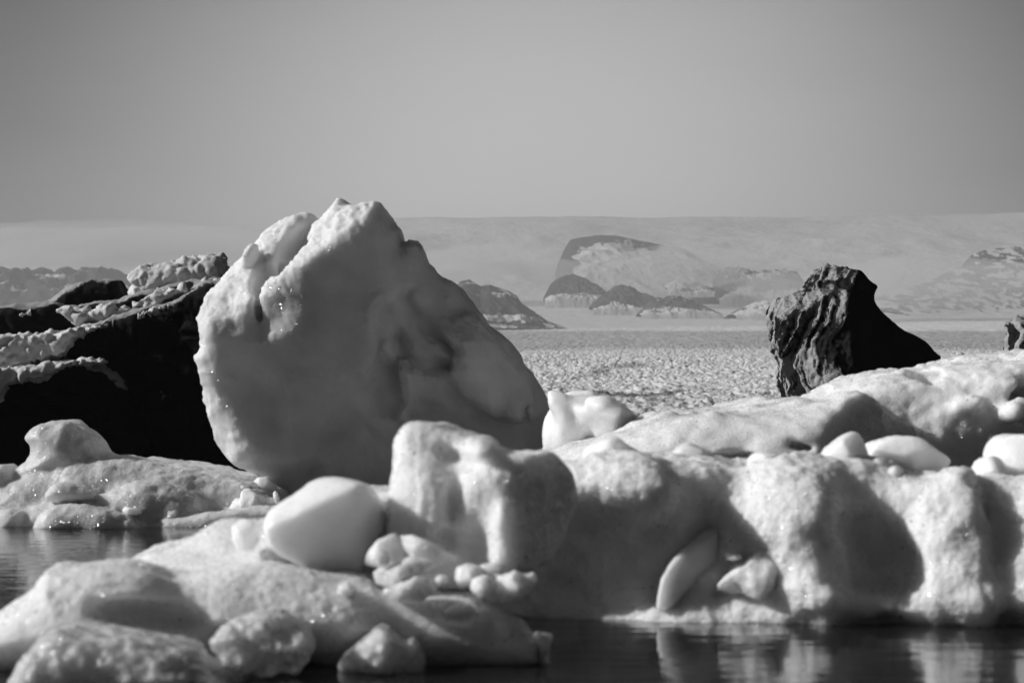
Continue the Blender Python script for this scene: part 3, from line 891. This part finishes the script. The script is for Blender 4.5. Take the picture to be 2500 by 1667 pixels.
# on the left floe
GS = 'ice lumps on top of the right slab'
GL = 'ice fragments on the left floe'
piece('ice_chunk', 'pale wedge shaped ice chunk at the water edge of the left floe', 'E', [(915, 620), (915, 560), (935, 533), (970, 545), (1020, 570), (1070, 605), (1090, 640), (1000, 640)], 24.0, 0.22, 0.08, 201, M_SMOOTH, amp=0.03, group=GL)
piece('ice_chunk', 'flat pale ice splinter lying left of the wedge chunk', 'E', [(700, 575), (725, 548), (745, 560), (820, 572), (815, 605), (740, 600)], 23.85, 0.15, 0.05, 203, M_SMOOTH, amp=0.02, group=GL)
piece('ice_chunk', 'rough upright ice fragment in front of the great iceberg foot', 'E', [(1290, 600), (1310, 560), (1340, 520), (1385, 510), (1400, 470), (1460, 480), (1500, 500), (1560, 510), (1600, 545), (1580, 600), (1400, 620)], 24.3, 0.3, 0.08, 205, M_SNOW, amp=0.08, nf=4, group=GL)
piece('ice_chunk', 'small smooth ice lump tucked under the great iceberg left foot', 'E', [(1445, 430), (1480, 395), (1530, 390), (1570, 430), (1590, 480), (1550, 510), (1480, 480)], 24.9, 0.2, 0.12, 207, M_SMOOTH, amp=0.03, group=GL)
piece('ice_chunk', 'thin oval ice plate lying flat by the great iceberg foot', 'E', [(1362, 445), (1385, 430), (1430, 428), (1450, 440), (1430, 456), (1390, 458)], 24.7, 0.18, 0.03, 209, M_SMOOTH, amp=0.015, group=GL)
piece('ice_chunk', 'dark gritty ice lump on top of the left floe', 'E', [(1170, 465), (1185, 430), (1220, 425), (1250, 445), (1250, 470), (1210, 482)], 25.2, 0.16, 0.08, 211, M_ASHSNOW, amp=0.03, group=GL)
piece('ice_chunk', 'slender upright ice splinter right of the smooth lump', 'E', [(1568, 470), (1580, 465), (1600, 500), (1605, 540), (1585, 540), (1572, 500)], 24.2, 0.06, 0.03, 213, M_SMOOTH, amp=0.01, group=GL)
# behind the great berg at its right
piece('ice_block', 'folded translucent ice block peeping out right of the great iceberg', 'G', [(60, 420), (80, 250), (95, 130), (200, 125), (290, 118), (350, 135), (395, 165), (430, 190), (470, 220), (520, 245), (540, 330), (400, 420)], 23.0, 0.6, 0.3, 221, M_SMOOTH, 'ice block', 0.09, 2.4,
      cuts=[(220, 230, -0.4, (-0.3, -0.75, -0.5), 0.05)], adds=[(170, 200, -0.6, 40, 90, 0.3, 35, -1, 0.05), (250, 330, -0.6, 60, 70, 0.35, 0, -1, 0.03), (330, 190, -0.4, 90, 50, 0.3, -20, 1, 0.06)])

# ------------------------------------------------------------------ snow bank behind the right slab
def back_bank():
    D = 20.0
    g = Grid(0.35, 8.2, D - 2.6, D + 4.0, -0.3, 2.35, 0.032)
    G = lambda pts: px('G', pts)
    Fv = g.ext(G([(-60, 900), (60, 420), (150, 395), (270, 365), (420, 310), (520, 250), (600, 225), (700, 225), (860, 215), (1000, 175), (1100, 150), (1250, 140), (1320, 130), (1420, 75), (1530, 30), (1700, 0), (1850, -12), (2050, -35), (2200, -50), (2300, -75), (2500, -90), (2800, -40), (3050, 120), (3200, 400), (3220, 900)]), D + 2.0, 1.9, 0.75, 2)
    hump = g.ext(G([(60, 900), (150, 440), (300, 400), (420, 345), (560, 290), (740, 270), (900, 245), (1100, 215), (1260, 210), (1380, 165), (1470, 125), (1530, 115), (1600, 130), (1680, 190), (1800, 250), (1900, 310), (2050, 350), (2130, 380), (2200, 430), (2200, 900)]), D + 0.2, 1.1, 0.6, 2)
    q = G([(1440, 230)])[0]; a = at(q[0], q[1], D)
    hump = smax(hump, g.plane((a[0], D - 0.55, a[2]), (0.50, -0.80, 0.28)), 0.08)
    Fv = smin(Fv, hump, 0.12)
    # cavernous dark gaps below the front edge
    Fv = smax(Fv, -g.ell(*G([(950, 440)])[0], D - 0.9, 130, 26, 0.6, 4), 0.05)
    Fv = smax(Fv, -g.ell(*G([(1290, 370)])[0], D - 0.9, 55, 24, 0.5, -10), 0.04)
    Fv = smax(Fv, -g.ell(*G([(170, 430)])[0], D - 0.9, 55, 18, 0.6, 14), 0.04)
    
    # hollows and lumps on the right
    for (x, y, rx, ry, rot, s) in [(2040, 180, 60, 36, 15, 1), (2200, 120, 70, 40, 20, 1), (2260, 210, 75, 30, 12, 1), (1880, 90, 40, 45, -30, -1), (2010, 95, 50, 25, 20, 1), (2330, 160, 40, 60, 0, -1), (2290, 70, 60, 24, 10, 1)]:
        q = G([(x, y)])[0]
        e = g.ell(q[0], q[1], D + 0.4 if y > 150 else D + 0.9, rx, ry, 0.55 if s > 0 else 0.28, rot)
        Fv = smin(Fv, e, 0.06) if s > 0 else smax(Fv, -e, 0.08)
    Fv = Fv + g.noise(1.1, 55, 2) * 0.10 + g.noise(3.5, 57, 2) * 0.05
    def disp(V, Nn):
        x, y, z = V.T
        right = sstep(2.6, 4.2, x)
        return fbm(x * 2.5, y * 2.5, z * 2.5, 3, 151) * 0.03 + (0.5 - worley(x * 6, y * 6, z * 6, 153)) * (0.010 + 0.03 * right) + (0.5 - worley(x * 14, y * 14, z * 14, 155)) * (0.008 + 0.012 * right)
    o = solid('snow_bank', g, Fv, M_SNOW, disp)
    tag(o, 'broad sloping snow bank with a shaded hump, behind the right ice slab', 'snow bank')
back_bank()
piece('ice_shard', 'small black shard sticking up on the right snow bank crest', 'C', [(2200, 690), (2215, 675), (2240, 668), (2275, 690), (2295, 702), (2250, 705)], 24.0, 0.1, 0.03, 231, M_ASHSNOW, 'ice shard', 0.02)

# ------------------------------------------------------------------ right ice slab with scalloped face
def right_slab():
    D = 14.2
    g = Grid(-0.4, 5.2, 12.75, D + 1.9, -0.12, 1.42, 0.0155)
    G = lambda pts: px('G', pts)
    top = G([(-260, 1300), (-260, 620), (-100, 520), (100, 490), (200, 468), (330, 452), (430, 440), (600, 430), (760, 428), (860, 436), (960, 460), (1050, 455), (1200, 440), (1380, 425), (1550, 432), (1680, 465), (1800, 500), (1950, 505), (2150, 510), (2352, 545), (2620, 560), (2800, 640), (2900, 850), (2920, 1330)])
    Fv = g.ext(top, D + 0.35, 1.1, 0.30, 2, yoff=lambda X, Z: 0.28 * (Z - 0.75) * sstep(0.6, 1.2, X))
    q = lambda x, y: G([(x, y)])[0]
    def dent(x, y, rx, ry, rw, d, rot=0, k=0.12):
        nonlocal Fv
        a = q(x, y); Fv = smax(Fv, -g.ell(a[0], a[1], d, rx / 1.96, ry / 1.96, rw, rot), k)
    def lump(x, y, rx, ry, rw, d, rot=0, k=0.15):
        nonlocal Fv
        a = q(x, y); Fv = smin(Fv, g.ell(a[0], a[1], d, rx / 1.96, ry / 1.96, rw, rot), k)
    lump(430, 620, 330, 190, 0.42, D - 0.55)
    lump(1270, 760, 290, 330, 0.42, D - 0.62, 0, 0.2)
    lump(1990, 830, 230, 330, 0.40, D - 0.62, 0, 0.2)
    lump(2420, 850, 180, 330, 0.40, D - 0.62, 0, 0.2)
    lump(1330, 1010, 190, 230, 0.42, D - 0.80, 0, 0.2)
    lump(2010, 1060, 240, 220, 0.42, D - 0.82, 0, 0.2)
    lump(2430, 1060, 180, 240, 0.42, D - 0.82, 0, 0.2)
    dent(420, 1000, 620, 290, 0.50, D - 1.05, 3, 0.25)         # long undercut in shade
    dent(840, 770, 170, 240, 0.40, D - 1.0, 6, 0.12)
    dent(1665, 800, 165, 330, 0.42, D - 1.02, 4, 0.14)
    dent(2200, 690, 50, 190, 0.34, D - 1.0, 0, 0.08)
    lump(1690, 1130, 190, 60, 0.4, D - 0.75, -6, 0.1)
    lump(1330, 1035, 110, 26, 0.35, D - 0.85, -3, 0.05)
    Fv = Fv + g.noise(1.8, 65, 2) * 0.07 + g.noise(5, 67, 2) * 0.03
    def disp(V, Nn):
        x, y, z = V.T
        k = sstep(-0.15, 0.35, -Nn[:, 0] * 0.7 + Nn[:, 2] * 0.6)
        return (fbm(x * 2.6, y * 2.6, z * 2.6, 4, 160, 0.55, True) - 0.35) * 0.040 + fbm(x * 4, y * 4, z * 4, 3, 161) * 0.015 + k * ((0.5 - worley(x * 17, y * 17, z * 17, 163)) * 0.014 + (0.5 - worley(x * 36, y * 36, z * 36, 165)) * 0.013) + fbm(x * 40, y * 40, z * 40, 2, 167) * 0.002
    o = solid('ice_slab', g, Fv, M_SNOW, disp)
    tag(o, 'long white ice slab with a scalloped grainy face at the right, standing in the water', 'ice slab')
right_slab()

piece('ice_lump', 'pyramid shaped ice lump at the left end of the right slab', 'G', [(240, 480), (245, 400), (300, 350), (395, 318), (430, 345), (480, 380), (515, 400), (500, 470), (380, 500)], 14.6, 0.22, 0.12, 241, M_SMOOTH, 'ice lump', 0.03, group=GS)
piece('ice_lump', 'small round ice lump right of the pyramid shaped one', 'G', [(475, 450), (490, 410), (530, 395), (580, 415), (620, 440), (560, 480)], 14.4, 0.14, 0.09, 243, M_SMOOTH, 'ice lump', 0.02, group=GS)
piece('ice_lump', 'low flat topped ice cap with a dark underside on the slab', 'G', [(640, 470), (660, 410), (720, 365), (760, 360), (830, 385), (880, 420), (870, 450), (760, 470)], 14.8, 0.25, 0.1, 245, M_SMOOTH, 'ice lump', 0.03, group=GS)
piece('ice_lump', 'rounded bubbly ice lump in the middle of the slab top', 'G', [(1040, 480), (1050, 420), (1100, 400), (1170, 410), (1200, 445), (1210, 490), (1120, 500)], 14.3, 0.2, 0.12, 247, M_SMOOTH, 'ice lump', 0.03, group=GS)
piece('ice_lump', 'tall pointed ice lump leaning right on the slab top', 'G', [(1380, 460), (1400, 390), (1450, 350), (1500, 315), (1545, 303), (1575, 330), (1595, 380), (1595, 440), (1560, 480), (1460, 500)], 14.3, 0.26, 0.13, 249, M_SMOOTH, 'ice lump', 0.03, group=GS)
piece('ice_lump', 'wide smooth ice dome on the slab top beside the pointed lump', 'G', [(1590, 470), (1595, 400), (1640, 350), (1720, 330), (1810, 328), (1880, 355), (1940, 400), (1985, 440), (1965, 460), (1980, 500), (1900, 530), (1700, 520)], 14.7, 0.34, 0.22, 251, M_SMOOTH, 'ice lump', 0.03, group=GS)
piece('ice_lump', 'large pale ice boulder at the right edge of the slab top', 'G', [(2200, 560), (2190, 420), (2210, 360), (2260, 320), (2352, 312), (2460, 330), (2520, 420), (2520, 600), (2300, 600)], 14.4, 0.35, 0.22, 253, M_SMOOTH, 'ice lump', 0.04, group=GS)
piece('ice_lump', 'small round ice boulder leaning on the large right edge boulder', 'G', [(2120, 520), (2125, 460), (2160, 420), (2210, 420), (2250, 460), (2250, 550), (2180, 570)], 14.2, 0.2, 0.14, 255, M_SMOOTH, 'ice lump', 0.03, group=GS)
piece('ice_lump', 'small dull ice lump half sunk in the slab top above the hollow', 'G', [(1690, 510), (1710, 470), (1750, 465), (1775, 490), (1770, 530), (1720, 540)], 13.75, 0.12, 0.08, 257, M_SMOOTH, 'ice lump', 0.02, group=GS)
# fins leaning on the slab's face
piece('ice_fin', 'leaf shaped ice fin standing against the face of the right slab', 'G', [(590, 1130), (610, 1000), (640, 930), (700, 850), (770, 790), (830, 760), (870, 752), (900, 790), (915, 850), (925, 920), (880, 980), (800, 1060), (700, 1140), (600, 1140)], 13.52, 0.15, 0.05, 261, M_SMOOTH, 'ice fin', 0.025, 4, chips=0, lean=lambda X, Z: 0.35 * (Z - 0.4), cuts=[(740, 960, -0.08, (0.42, -0.90, -0.08), 0.03), (860, 800, -0.04, (-0.3, -0.5, 0.8), 0.02)])
piece('ice_fin', 'wing shaped ice piece leaning at the foot of the right slab', 'G', [(900, 1010), (950, 960), (1030, 920), (1080, 880), (1120, 855), (1200, 850), (1245, 870), (1215, 950), (1170, 1030), (1080, 1075), (960, 1080), (850, 1100)], 13.36, 0.17, 0.05, 263, M_SNOW, 'ice fin', 0.035, 4)
piece('ice_lump', 'little bright ice crumb between the leaf fin and the wing piece', 'G', [(915, 905), (925, 880), (960, 882), (1010, 895), (1000, 915), (950, 920)], 13.33, 0.09, 0.03, 265, M_SNOW, 'ice lump', 0.012)

# ------------------------------------------------------------------ front floe
def front_floe():
    g = Grid(-3.4, 0.45, 8.9, 14.0, -0.1, 0.95, 0.0135)
    E = lambda pts: px('E', pts)
    Fp = lambda pts: px('F', pts)
    # rear mound
    Fv = g.ext(E([(640, 1300), (700, 930), (800, 860), (900, 800), (1050, 755), (1200, 690), (1330, 645), (1500, 630), (1650, 610), (1900, 560), (2100, 420), (2250, 400), (2420, 520), (2450, 1300)]), 12.6, 0.75, 0.45, 2)
    # middle apron
    Fv = smin(Fv, g.ext(E([(500, 1400), (700, 1030), (1000, 950), (1400, 865), (1700, 890), (1900, 910), (2200, 950), (2400, 1400)]), 11.6, 0.8, 0.5, 2), 0.25)
    # left lobe
    Fv = smin(Fv, g.ext(E([(-200, 1500), (-100, 1230), (0, 1150), (100, 1070), (200, 1015), (250, 940), (290, 890), (340, 872), (450, 882), (600, 895), (760, 905), (900, 940), (1000, 1010), (1150, 1100), (1250, 1500)]), 11.2, 0.55, 0.38, 2), 0.12)
    # right lobe with its thin tail
    Fv = smin(Fv, g.ext(Fp([(380, 1500), (430, 1190), (500, 1110), (600, 1050), (680, 1025), (820, 1040), (1000, 1035), (1280, 1038), (1390, 1100), (1500, 1180), (1590, 1195), (1650, 1270), (1690, 1330), (1715, 1500)]), 11.4, 0.42, 0.3, 2), 0.14)
    q = lambda c, x, y: px(c, [(x, y)])[0]
    def dent(c, x, y, rx, ry, rw, d, rot=0, k=0.08):
        nonlocal Fv
        a = q(c, x, y); s = CROP[c][2]
        Fv = smax(Fv, -g.ell(a[0], a[1], d, rx / s, ry / s, rw, rot), k)
    dent('E', 840, 1180, 380, 110, 0.40, 10.75, -6, 0.1)
    dent('E', 780, 985, 190, 36, 0.35, 11.0, 4, 0.05)
    dent('E', 890, 950, 60, 26, 0.3, 10.95, -10, 0.03)
    dent('F', 1560, 1290, 90, 70, 0.3, 11.05, -40, 0.05)
    dent('F', 1230, 1190, 70, 30, 0.2, 11.0, 0, 0.04)
    Fv = Fv + g.noise(2.2, 75, 2) * 0.05 + g.noise(6, 77, 2) * 0.010
    def disp(V, Nn):
        x, y, z = V.T
        k = sstep(-0.1, 0.6, Nn[:, 2])
        m = sstep(-0.2, 0.3, fbm(x * 1.6, y * 1.6, z * 1.6, 2, 170))
        return fbm(x * 5, y * 5, z * 5, 3, 171) * 0.009 + k * (0.3 + 0.7 * m) * ((0.5 - worley(x * 15, y * 15, z * 15, 173)) * 0.014 + (0.5 - worley(x * 34, y * 34, z * 34, 175)) * 0.012) + fbm(x * 45, y * 45, z * 45, 2, 177) * 0.002
    o = solid('ice_floe', g, Fv, M_SNOW, disp)
    tag(o, 'white grainy ice floe in the foreground carrying the two big blocks', 'ice floe')
front_floe()

# ------------------------------------------------------------------ the two big blocks and the pieces on the front floe
def fluted(seed):
    def d(V, Nn):
        x, y, z = V.T
        r = fbm(x * 6 + fbm(z * 2, x, y, 2, seed) * 1.0, y * 3, z * 1.4, 3, seed, 0.5, True) * 0.018
        return r + fbm(x * 3, y * 3, z * 3, 3, seed + 1) * 0.02 + (0.5 - worley(x * 26, y * 26, z * 26, seed)) * 0.010
    return d
piece('ice_block', 'big knobbly white ice block with a dished top, right of the rounded one', 'F',
      [(860, 1000), (835, 700), (832, 560), (860, 400), (865, 280), (890, 190), (930, 120), (970, 108), (1020, 100), (1100, 85), (1160, 95), (1280, 135), (1380, 160), (1430, 190), (1450, 225), (1490, 240), (1530, 262), (1620, 268), (1740, 262), (1790, 305), (1840, 370), (1890, 475), (1875, 620), (1850, 720), (1780, 830), (1640, 900), (1520, 900), (1440, 1010)],
      12.0, 0.52, 0.22, 301, M_SNOW, 'ice block', 0.05, 3, h=0.0125, chips=0, sm=1, disp=fluted(303),
      cuts=[(900, 500, -0.36, (-0.62, -0.78, 0.05), 0.07), (1560, 600, -0.45, (0.80, -0.55, 0.05), 0.05), (1200, 300, -0.36, (-0.08, -0.62, 0.75), 0.07)],
      adds=[(1120, 235, -0.46, 200, 50, 0.26, -16, -1, 0.05), (1370, 235, -0.28, 85, 60, 0.2, -10, 1, 0.05), (1205, 480, -0.58, 46, 110, 0.14, -12, -1, 0.09),
            (1320, 760, -0.62, 120, 150, 0.20, -12, -1, 0.10), (1490, 560, -0.56, 22, 130, 0.10, 4, -1, 0.05), (1120, 700, -0.58, 100, 36, 0.12, -28, -1, 0.05), (1480, 780, -0.50, 40, 190, 0.12, 4, 1, 0.06)])
piece('ice_block', 'rounded smooth white ice block tilted on the front floe', 'F',
      [(140, 640), (160, 580), (220, 530), (300, 490), (380, 430), (455, 396), (560, 400), (650, 415), (720, 440), (765, 520), (780, 600), (805, 690), (740, 760), (690, 830), (650, 930), (520, 985), (420, 960), (330, 880), (220, 800), (160, 735)],
      11.75, 0.34, 0.16, 311, M_SMOOTH, 'ice block', 0.045, 2.2, h=0.0125, chips=0, sm=1,
      cuts=[(480, 640, -0.26, (0.20, -0.90, -0.38), 0.05), (360, 480, -0.16, (-0.35, -0.5, 0.78), 0.04), (740, 700, -0.1, (0.8, -0.55, -0.15), 0.05)])
GF = 'ice pieces on the front floe'
piece('ice_plate', 'dull thin ice plate propped between the two big blocks', 'F', [(660, 900), (690, 820), (760, 740), (850, 700), (880, 720), (920, 790), (960, 870), (930, 910), (800, 910)], 11.4, 0.07, 0.05, 321, M_SMOOTH, 'ice plate', 0.015, group=GF)
piece('ice_plate', 'dull long ice plate sloping under the knobbly block', 'F', [(870, 720), (960, 710), (1050, 745), (1130, 790), (1220, 850), (1200, 890), (1080, 900), (960, 880), (900, 800)], 11.35, 0.09, 0.06, 323, M_SMOOTH, 'ice plate', 0.015, group=GF)
piece('ice_lump', 'small bright faceted ice lump in front of the propped plate', 'F', [(712, 850), (725, 810), (770, 796), (810, 815), (832, 850), (815, 890), (760, 895), (725, 880)], 11.1, 0.1, 0.06, 325, M_SNOW, 'ice lump', 0.02, group=GF)
piece('ice_sliver', 'long pale ice sliver lying level below the knobbly block', 'F', [(730, 960), (740, 930), (850, 900), (960, 878), (1060, 870), (1085, 890), (1060, 915), (950, 950), (860, 990), (800, 1010), (750, 1000)], 11.1, 0.12, 0.06, 327, M_SNOW, 'ice sliver', 0.025, 5, group=GF)
piece('ice_wedge', 'pale pointed ice wedge lying under the long sliver', 'F', [(800, 1050), (870, 1000), (960, 955), (1040, 945), (1075, 970), (1080, 1040), (1000, 1080), (850, 1080)], 11.05, 0.14, 0.06, 329, M_SNOW, 'ice wedge', 0.02, group=GF)
CL = 'pale lumps of the ice cluster'
piece('ice_lump', 'top left lump of the pale ice cluster right of the long sliver', 'F', [(1215, 970), (1225, 930), (1270, 900), (1330, 895), (1370, 920), (1360, 970), (1300, 1010), (1240, 1005)], 11.1, 0.13, 0.07, 331, M_SNOW, 'ice lump', 0.03, 6, group=CL)
piece('ice_lump', 'flat lump lying on the back of the pale ice cluster', 'F', [(1330, 920), (1350, 885), (1420, 882), (1465, 905), (1460, 935), (1400, 950), (1340, 950)], 11.25, 0.12, 0.05, 333, M_SNOW, 'ice lump', 0.02, 6, group=CL)
piece('ice_lump', 'round lump in the low middle of the pale ice cluster', 'F', [(1295, 1030), (1310, 985), (1360, 960), (1410, 980), (1425, 1040), (1400, 1085), (1340, 1080)], 10.95, 0.12, 0.08, 335, M_SNOW, 'ice lump', 0.02, 6, group=CL)
piece('ice_lump', 'largest right hand lump of the pale ice cluster, with a pointed end', 'F', [(1420, 1060), (1430, 990), (1440, 940), (1500, 930), (1550, 915), (1590, 945), (1620, 960), (1650, 950), (1660, 990), (1620, 1050), (1560, 1090), (1480, 1100)], 11.05, 0.17, 0.08, 337, M_SNOW, 'ice lump', 0.04, 6, group=CL)
piece('ice_lump', 'tiny ice crumb between the long sliver and the pale cluster', 'F', [(1090, 970), (1110, 950), (1150, 955), (1165, 975), (1140, 1000), (1105, 1000)], 11.0, 0.05, 0.03, 339, M_SNOW, 'ice lump', 0.01, group=GF)
piece('ice_lump', 'rough white ice crumb under the tilted rounded block', 'F', [(525, 1050), (540, 1010), (580, 995), (625, 1020), (620, 1060), (570, 1080)], 11.05, 0.08, 0.04, 341, M_SNOW, 'ice lump', 0.02, 6, group=GF)
piece('ice_lump', 'smooth ball shaped ice lump left of the tilted rounded block', 'E', [(1345, 730), (1350, 670), (1385, 638), (1440, 640), (1475, 680), (1480, 740), (1450, 790), (1380, 785)], 11.75, 0.16, 0.12, 343, M_SMOOTH, 'ice lump', 0.02, group=GF)
piece('ice_lump', 'clear sparkling ice lump at the bottom of the front floe', 'E', [(1235, 1360), (1240, 1300), (1290, 1250), (1380, 1210), (1480, 1190), (1600, 1180), (1700, 1210), (1760, 1280), (1780, 1340), (1755, 1430), (1680, 1500), (1500, 1510), (1310, 1440)], 10.62, 0.2, 0.14, 345, M_CLEAR, 'ice lump', 0.04, 6, chips=2, h=0.007, disp=lambda V, Nn: (worley(V[:, 0] * 11, V[:, 1] * 11, V[:, 2] * 11, 5) - 0.5) * 0.055 + (worley(V[:, 0] * 27, V[:, 1] * 27, V[:, 2] * 27, 8) - 0.5) * 0.022, group='ice pieces floating at the front')
piece('ice_chunk', 'grey triangular ice chunk floating below the front floe', 'F', [(540, 1510), (530, 1470), (560, 1410), (640, 1340), (720, 1280), (765, 1250), (810, 1270), (870, 1320), (920, 1345), (955, 1325), (990, 1370), (1020, 1440), (1020, 1510)], 10.85, 0.2, 0.08, 347, M_CLEAR, 'ice chunk', 0.03, group='ice pieces floating at the front')
piece('ice_chunk', 'white ice tip at the thin right end of the front floe', 'F', [(1655, 1300), (1670, 1280), (1720, 1290), (1760, 1288), (1768, 1310), (1740, 1350), (1740, 1480), (1690, 1480), (1690, 1360)], 11.2, 0.08, 0.04, 349, M_SNOW, 'ice chunk', 0.015)
piece('ice_floe', 'low crumbly ice raft floating at the bottom left', 'E', [(60, 1640), (130, 1500), (200, 1380), (280, 1290), (350, 1255), (430, 1270), (520, 1290), (620, 1280), (760, 1310), (960, 1340), (1100, 1390), (1200, 1460), (1380, 1520), (1420, 1640)], 10.35, 0.40, 0.35, 351, M_CLEAR, 'ice floe', 0.05, 4, sm=1, chips=0, disp=lambda V, Nn: (worley(V[:, 0] * 11, V[:, 1] * 11, V[:, 2] * 11, 5) - 0.5) * 0.040 + (worley(V[:, 0] * 27, V[:, 1] * 27, V[:, 2] * 27, 8) - 0.5) * 0.022)

# ------------------------------------------------------------------ crumbs on the wet shelf
def crumbs():
    base = piece('ice_crumb', 'tiny pale ice crumb on the wet shelf below the great iceberg', 'E', [(980, 655), (990, 630), (1012, 625), (1035, 640), (1040, 662), (1010, 672)], 23.9, 0.10, 0.04, 401, M_SMOOTH, 'ice crumb', 0.02, 8, group='ice crumbs on the shelf below the great iceberg')
    rng = np.random.default_rng(9)
    for x in (860, 905, 1085, 1125, 1170, 1225, 1290, 1345, 1420, 1480, 1530, 760):
        o = base.copy()
        COL.objects.link(o)
        Y = rng.uniform(23.75, 24.3)
        k = rng.uniform(0.35, 0.9)
        o.location = (at(px('E', [(x, 640)])[0][0], 1270, Y)[0], Y, 0.02 + rng.uniform(0, 0.03))
        o.rotation_euler = (rng.uniform(-.4, .4), rng.uniform(-.4, .4), rng.uniform(0, 6.28))
        o.scale = (k * rng.uniform(0.8, 1.4), k, k)
crumbs()

# ------------------------------------------------------------------ the air
def haze():
    x0, x1, y0, y1, z0, z1 = -4600, 4600, -400, 6200, -8, 575
    V = np.array([(x, y, z) for z in (z0, z1) for y in (y0, y1) for x in (x0, x1)], f32)
    Q = np.array([[0, 2, 3, 1], [4, 5, 7, 6], [0, 1, 5, 4], [2, 6, 7, 3], [0, 4, 6, 2], [1, 3, 7, 5]])
    m = bpy.data.materials.new('haze'); m.use_nodes = True
    t = m.node_tree; t.nodes.clear()
    o_ = N(t, 'ShaderNodeOutputMaterial'); v = N(t, 'ShaderNodeVolumePrincipled')
    v.inputs['Color'].default_value = g3(0.51)
    v.inputs['Density'].default_value = 0.00025
    v.inputs['Anisotropy'].default_value = 0.2
    t.links.new(v.outputs[0], o_.inputs['Volume'])
    o = mesh_obj('haze', V, Q, m)
    for p in o.data.polygons: p.use_smooth = False
    tag(o, 'pale haze over the lagoon, glacier and far mountains', 'haze', kind='stuff')
haze()
def mist():
    m = bpy.data.materials.new('blown_snow_mist'); m.use_nodes = True
    t = m.node_tree; t.nodes.clear()
    o_ = N(t, 'ShaderNodeOutputMaterial'); v = N(t, 'ShaderNodeVolumePrincipled')
    v.inputs['Color'].default_value = g3(0.95)
    v.inputs['Density'].default_value = 0.0060
    t.links.new(v.outputs[0], o_.inputs['Volume'])
    Vs, Qs, n0 = [], [], 0
    nu, nv = 64, 32
    th = np.linspace(0, 2 * np.pi, nu, endpoint=False)[None, :]; ph = np.linspace(-np.pi / 2 + 0.02, np.pi / 2 - 0.02, nv)[:, None]
    for (cx, cy, D, rx, ry, rw, seed) in [(1640, 655, 3420, 190, 52, 105, 1), (1390, 668, 3560, 110, 40, 60, 2), (2290, 700, 2860, 330, 70, 130, 3), (1900, 700, 3250, 130, 40, 80, 4),
                                          (1150, 640, 3500, 160, 45, 90, 5), (250, 600, 3700, 420, 55, 110, 6)]:
        c = at(cx, cy, D); k = scale_at(D)
        x = np.cos(ph) * np.cos(th); y = np.cos(ph) * np.sin(th); z = np.sin(ph) * np.ones_like(th)
        q = 1 + 0.42 * fbm(x * 1.7 + seed * 9, y * 1.7, z * 1.7, 4, 200 + seed)
        P = np.stack([c[0] + x * q * rx * k, D + y * q * rw, c[2] + z * q * ry * k], -1).reshape(-1, 3)
        i = np.arange(nv - 1)[:, None] * nu; j = np.arange(nu)[None, :]; j1 = (j + 1) % nu
        Q = np.stack([i + j, i + j1, i + nu + j1, i + nu + j], -1).reshape(-1, 4)
        caps = np.array([[n0 + 0, n0 + 0, n0 + 0, n0 + 0]])
        Vs.append(P); Qs.append(Q + n0); n0 += len(P)
        Vs.append(np.stack([P[:nu].mean(0), P[-nu:].mean(0)])); b0, b1 = n0, n0 + 1; n0 += 2
        s0 = n0 - 2 - len(P)
        jj = np.arange(0, nu, 2)
        Qs.append(np.stack([s0 + (jj + 2) % nu, s0 + jj + 1, s0 + jj, np.full_like(jj, b0)], -1))
        t0 = s0 + (nv - 1) * nu
        Qs.append(np.stack([t0 + jj, t0 + jj + 1, t0 + (jj + 2) % nu, np.full_like(jj, b1)], -1))
    o = mesh_obj('mist', np.concatenate(Vs), np.concatenate(Qs), m)
    tag(o, 'blown snow and mist drifting over the ice cap slopes', 'mist', kind='stuff')
mist()
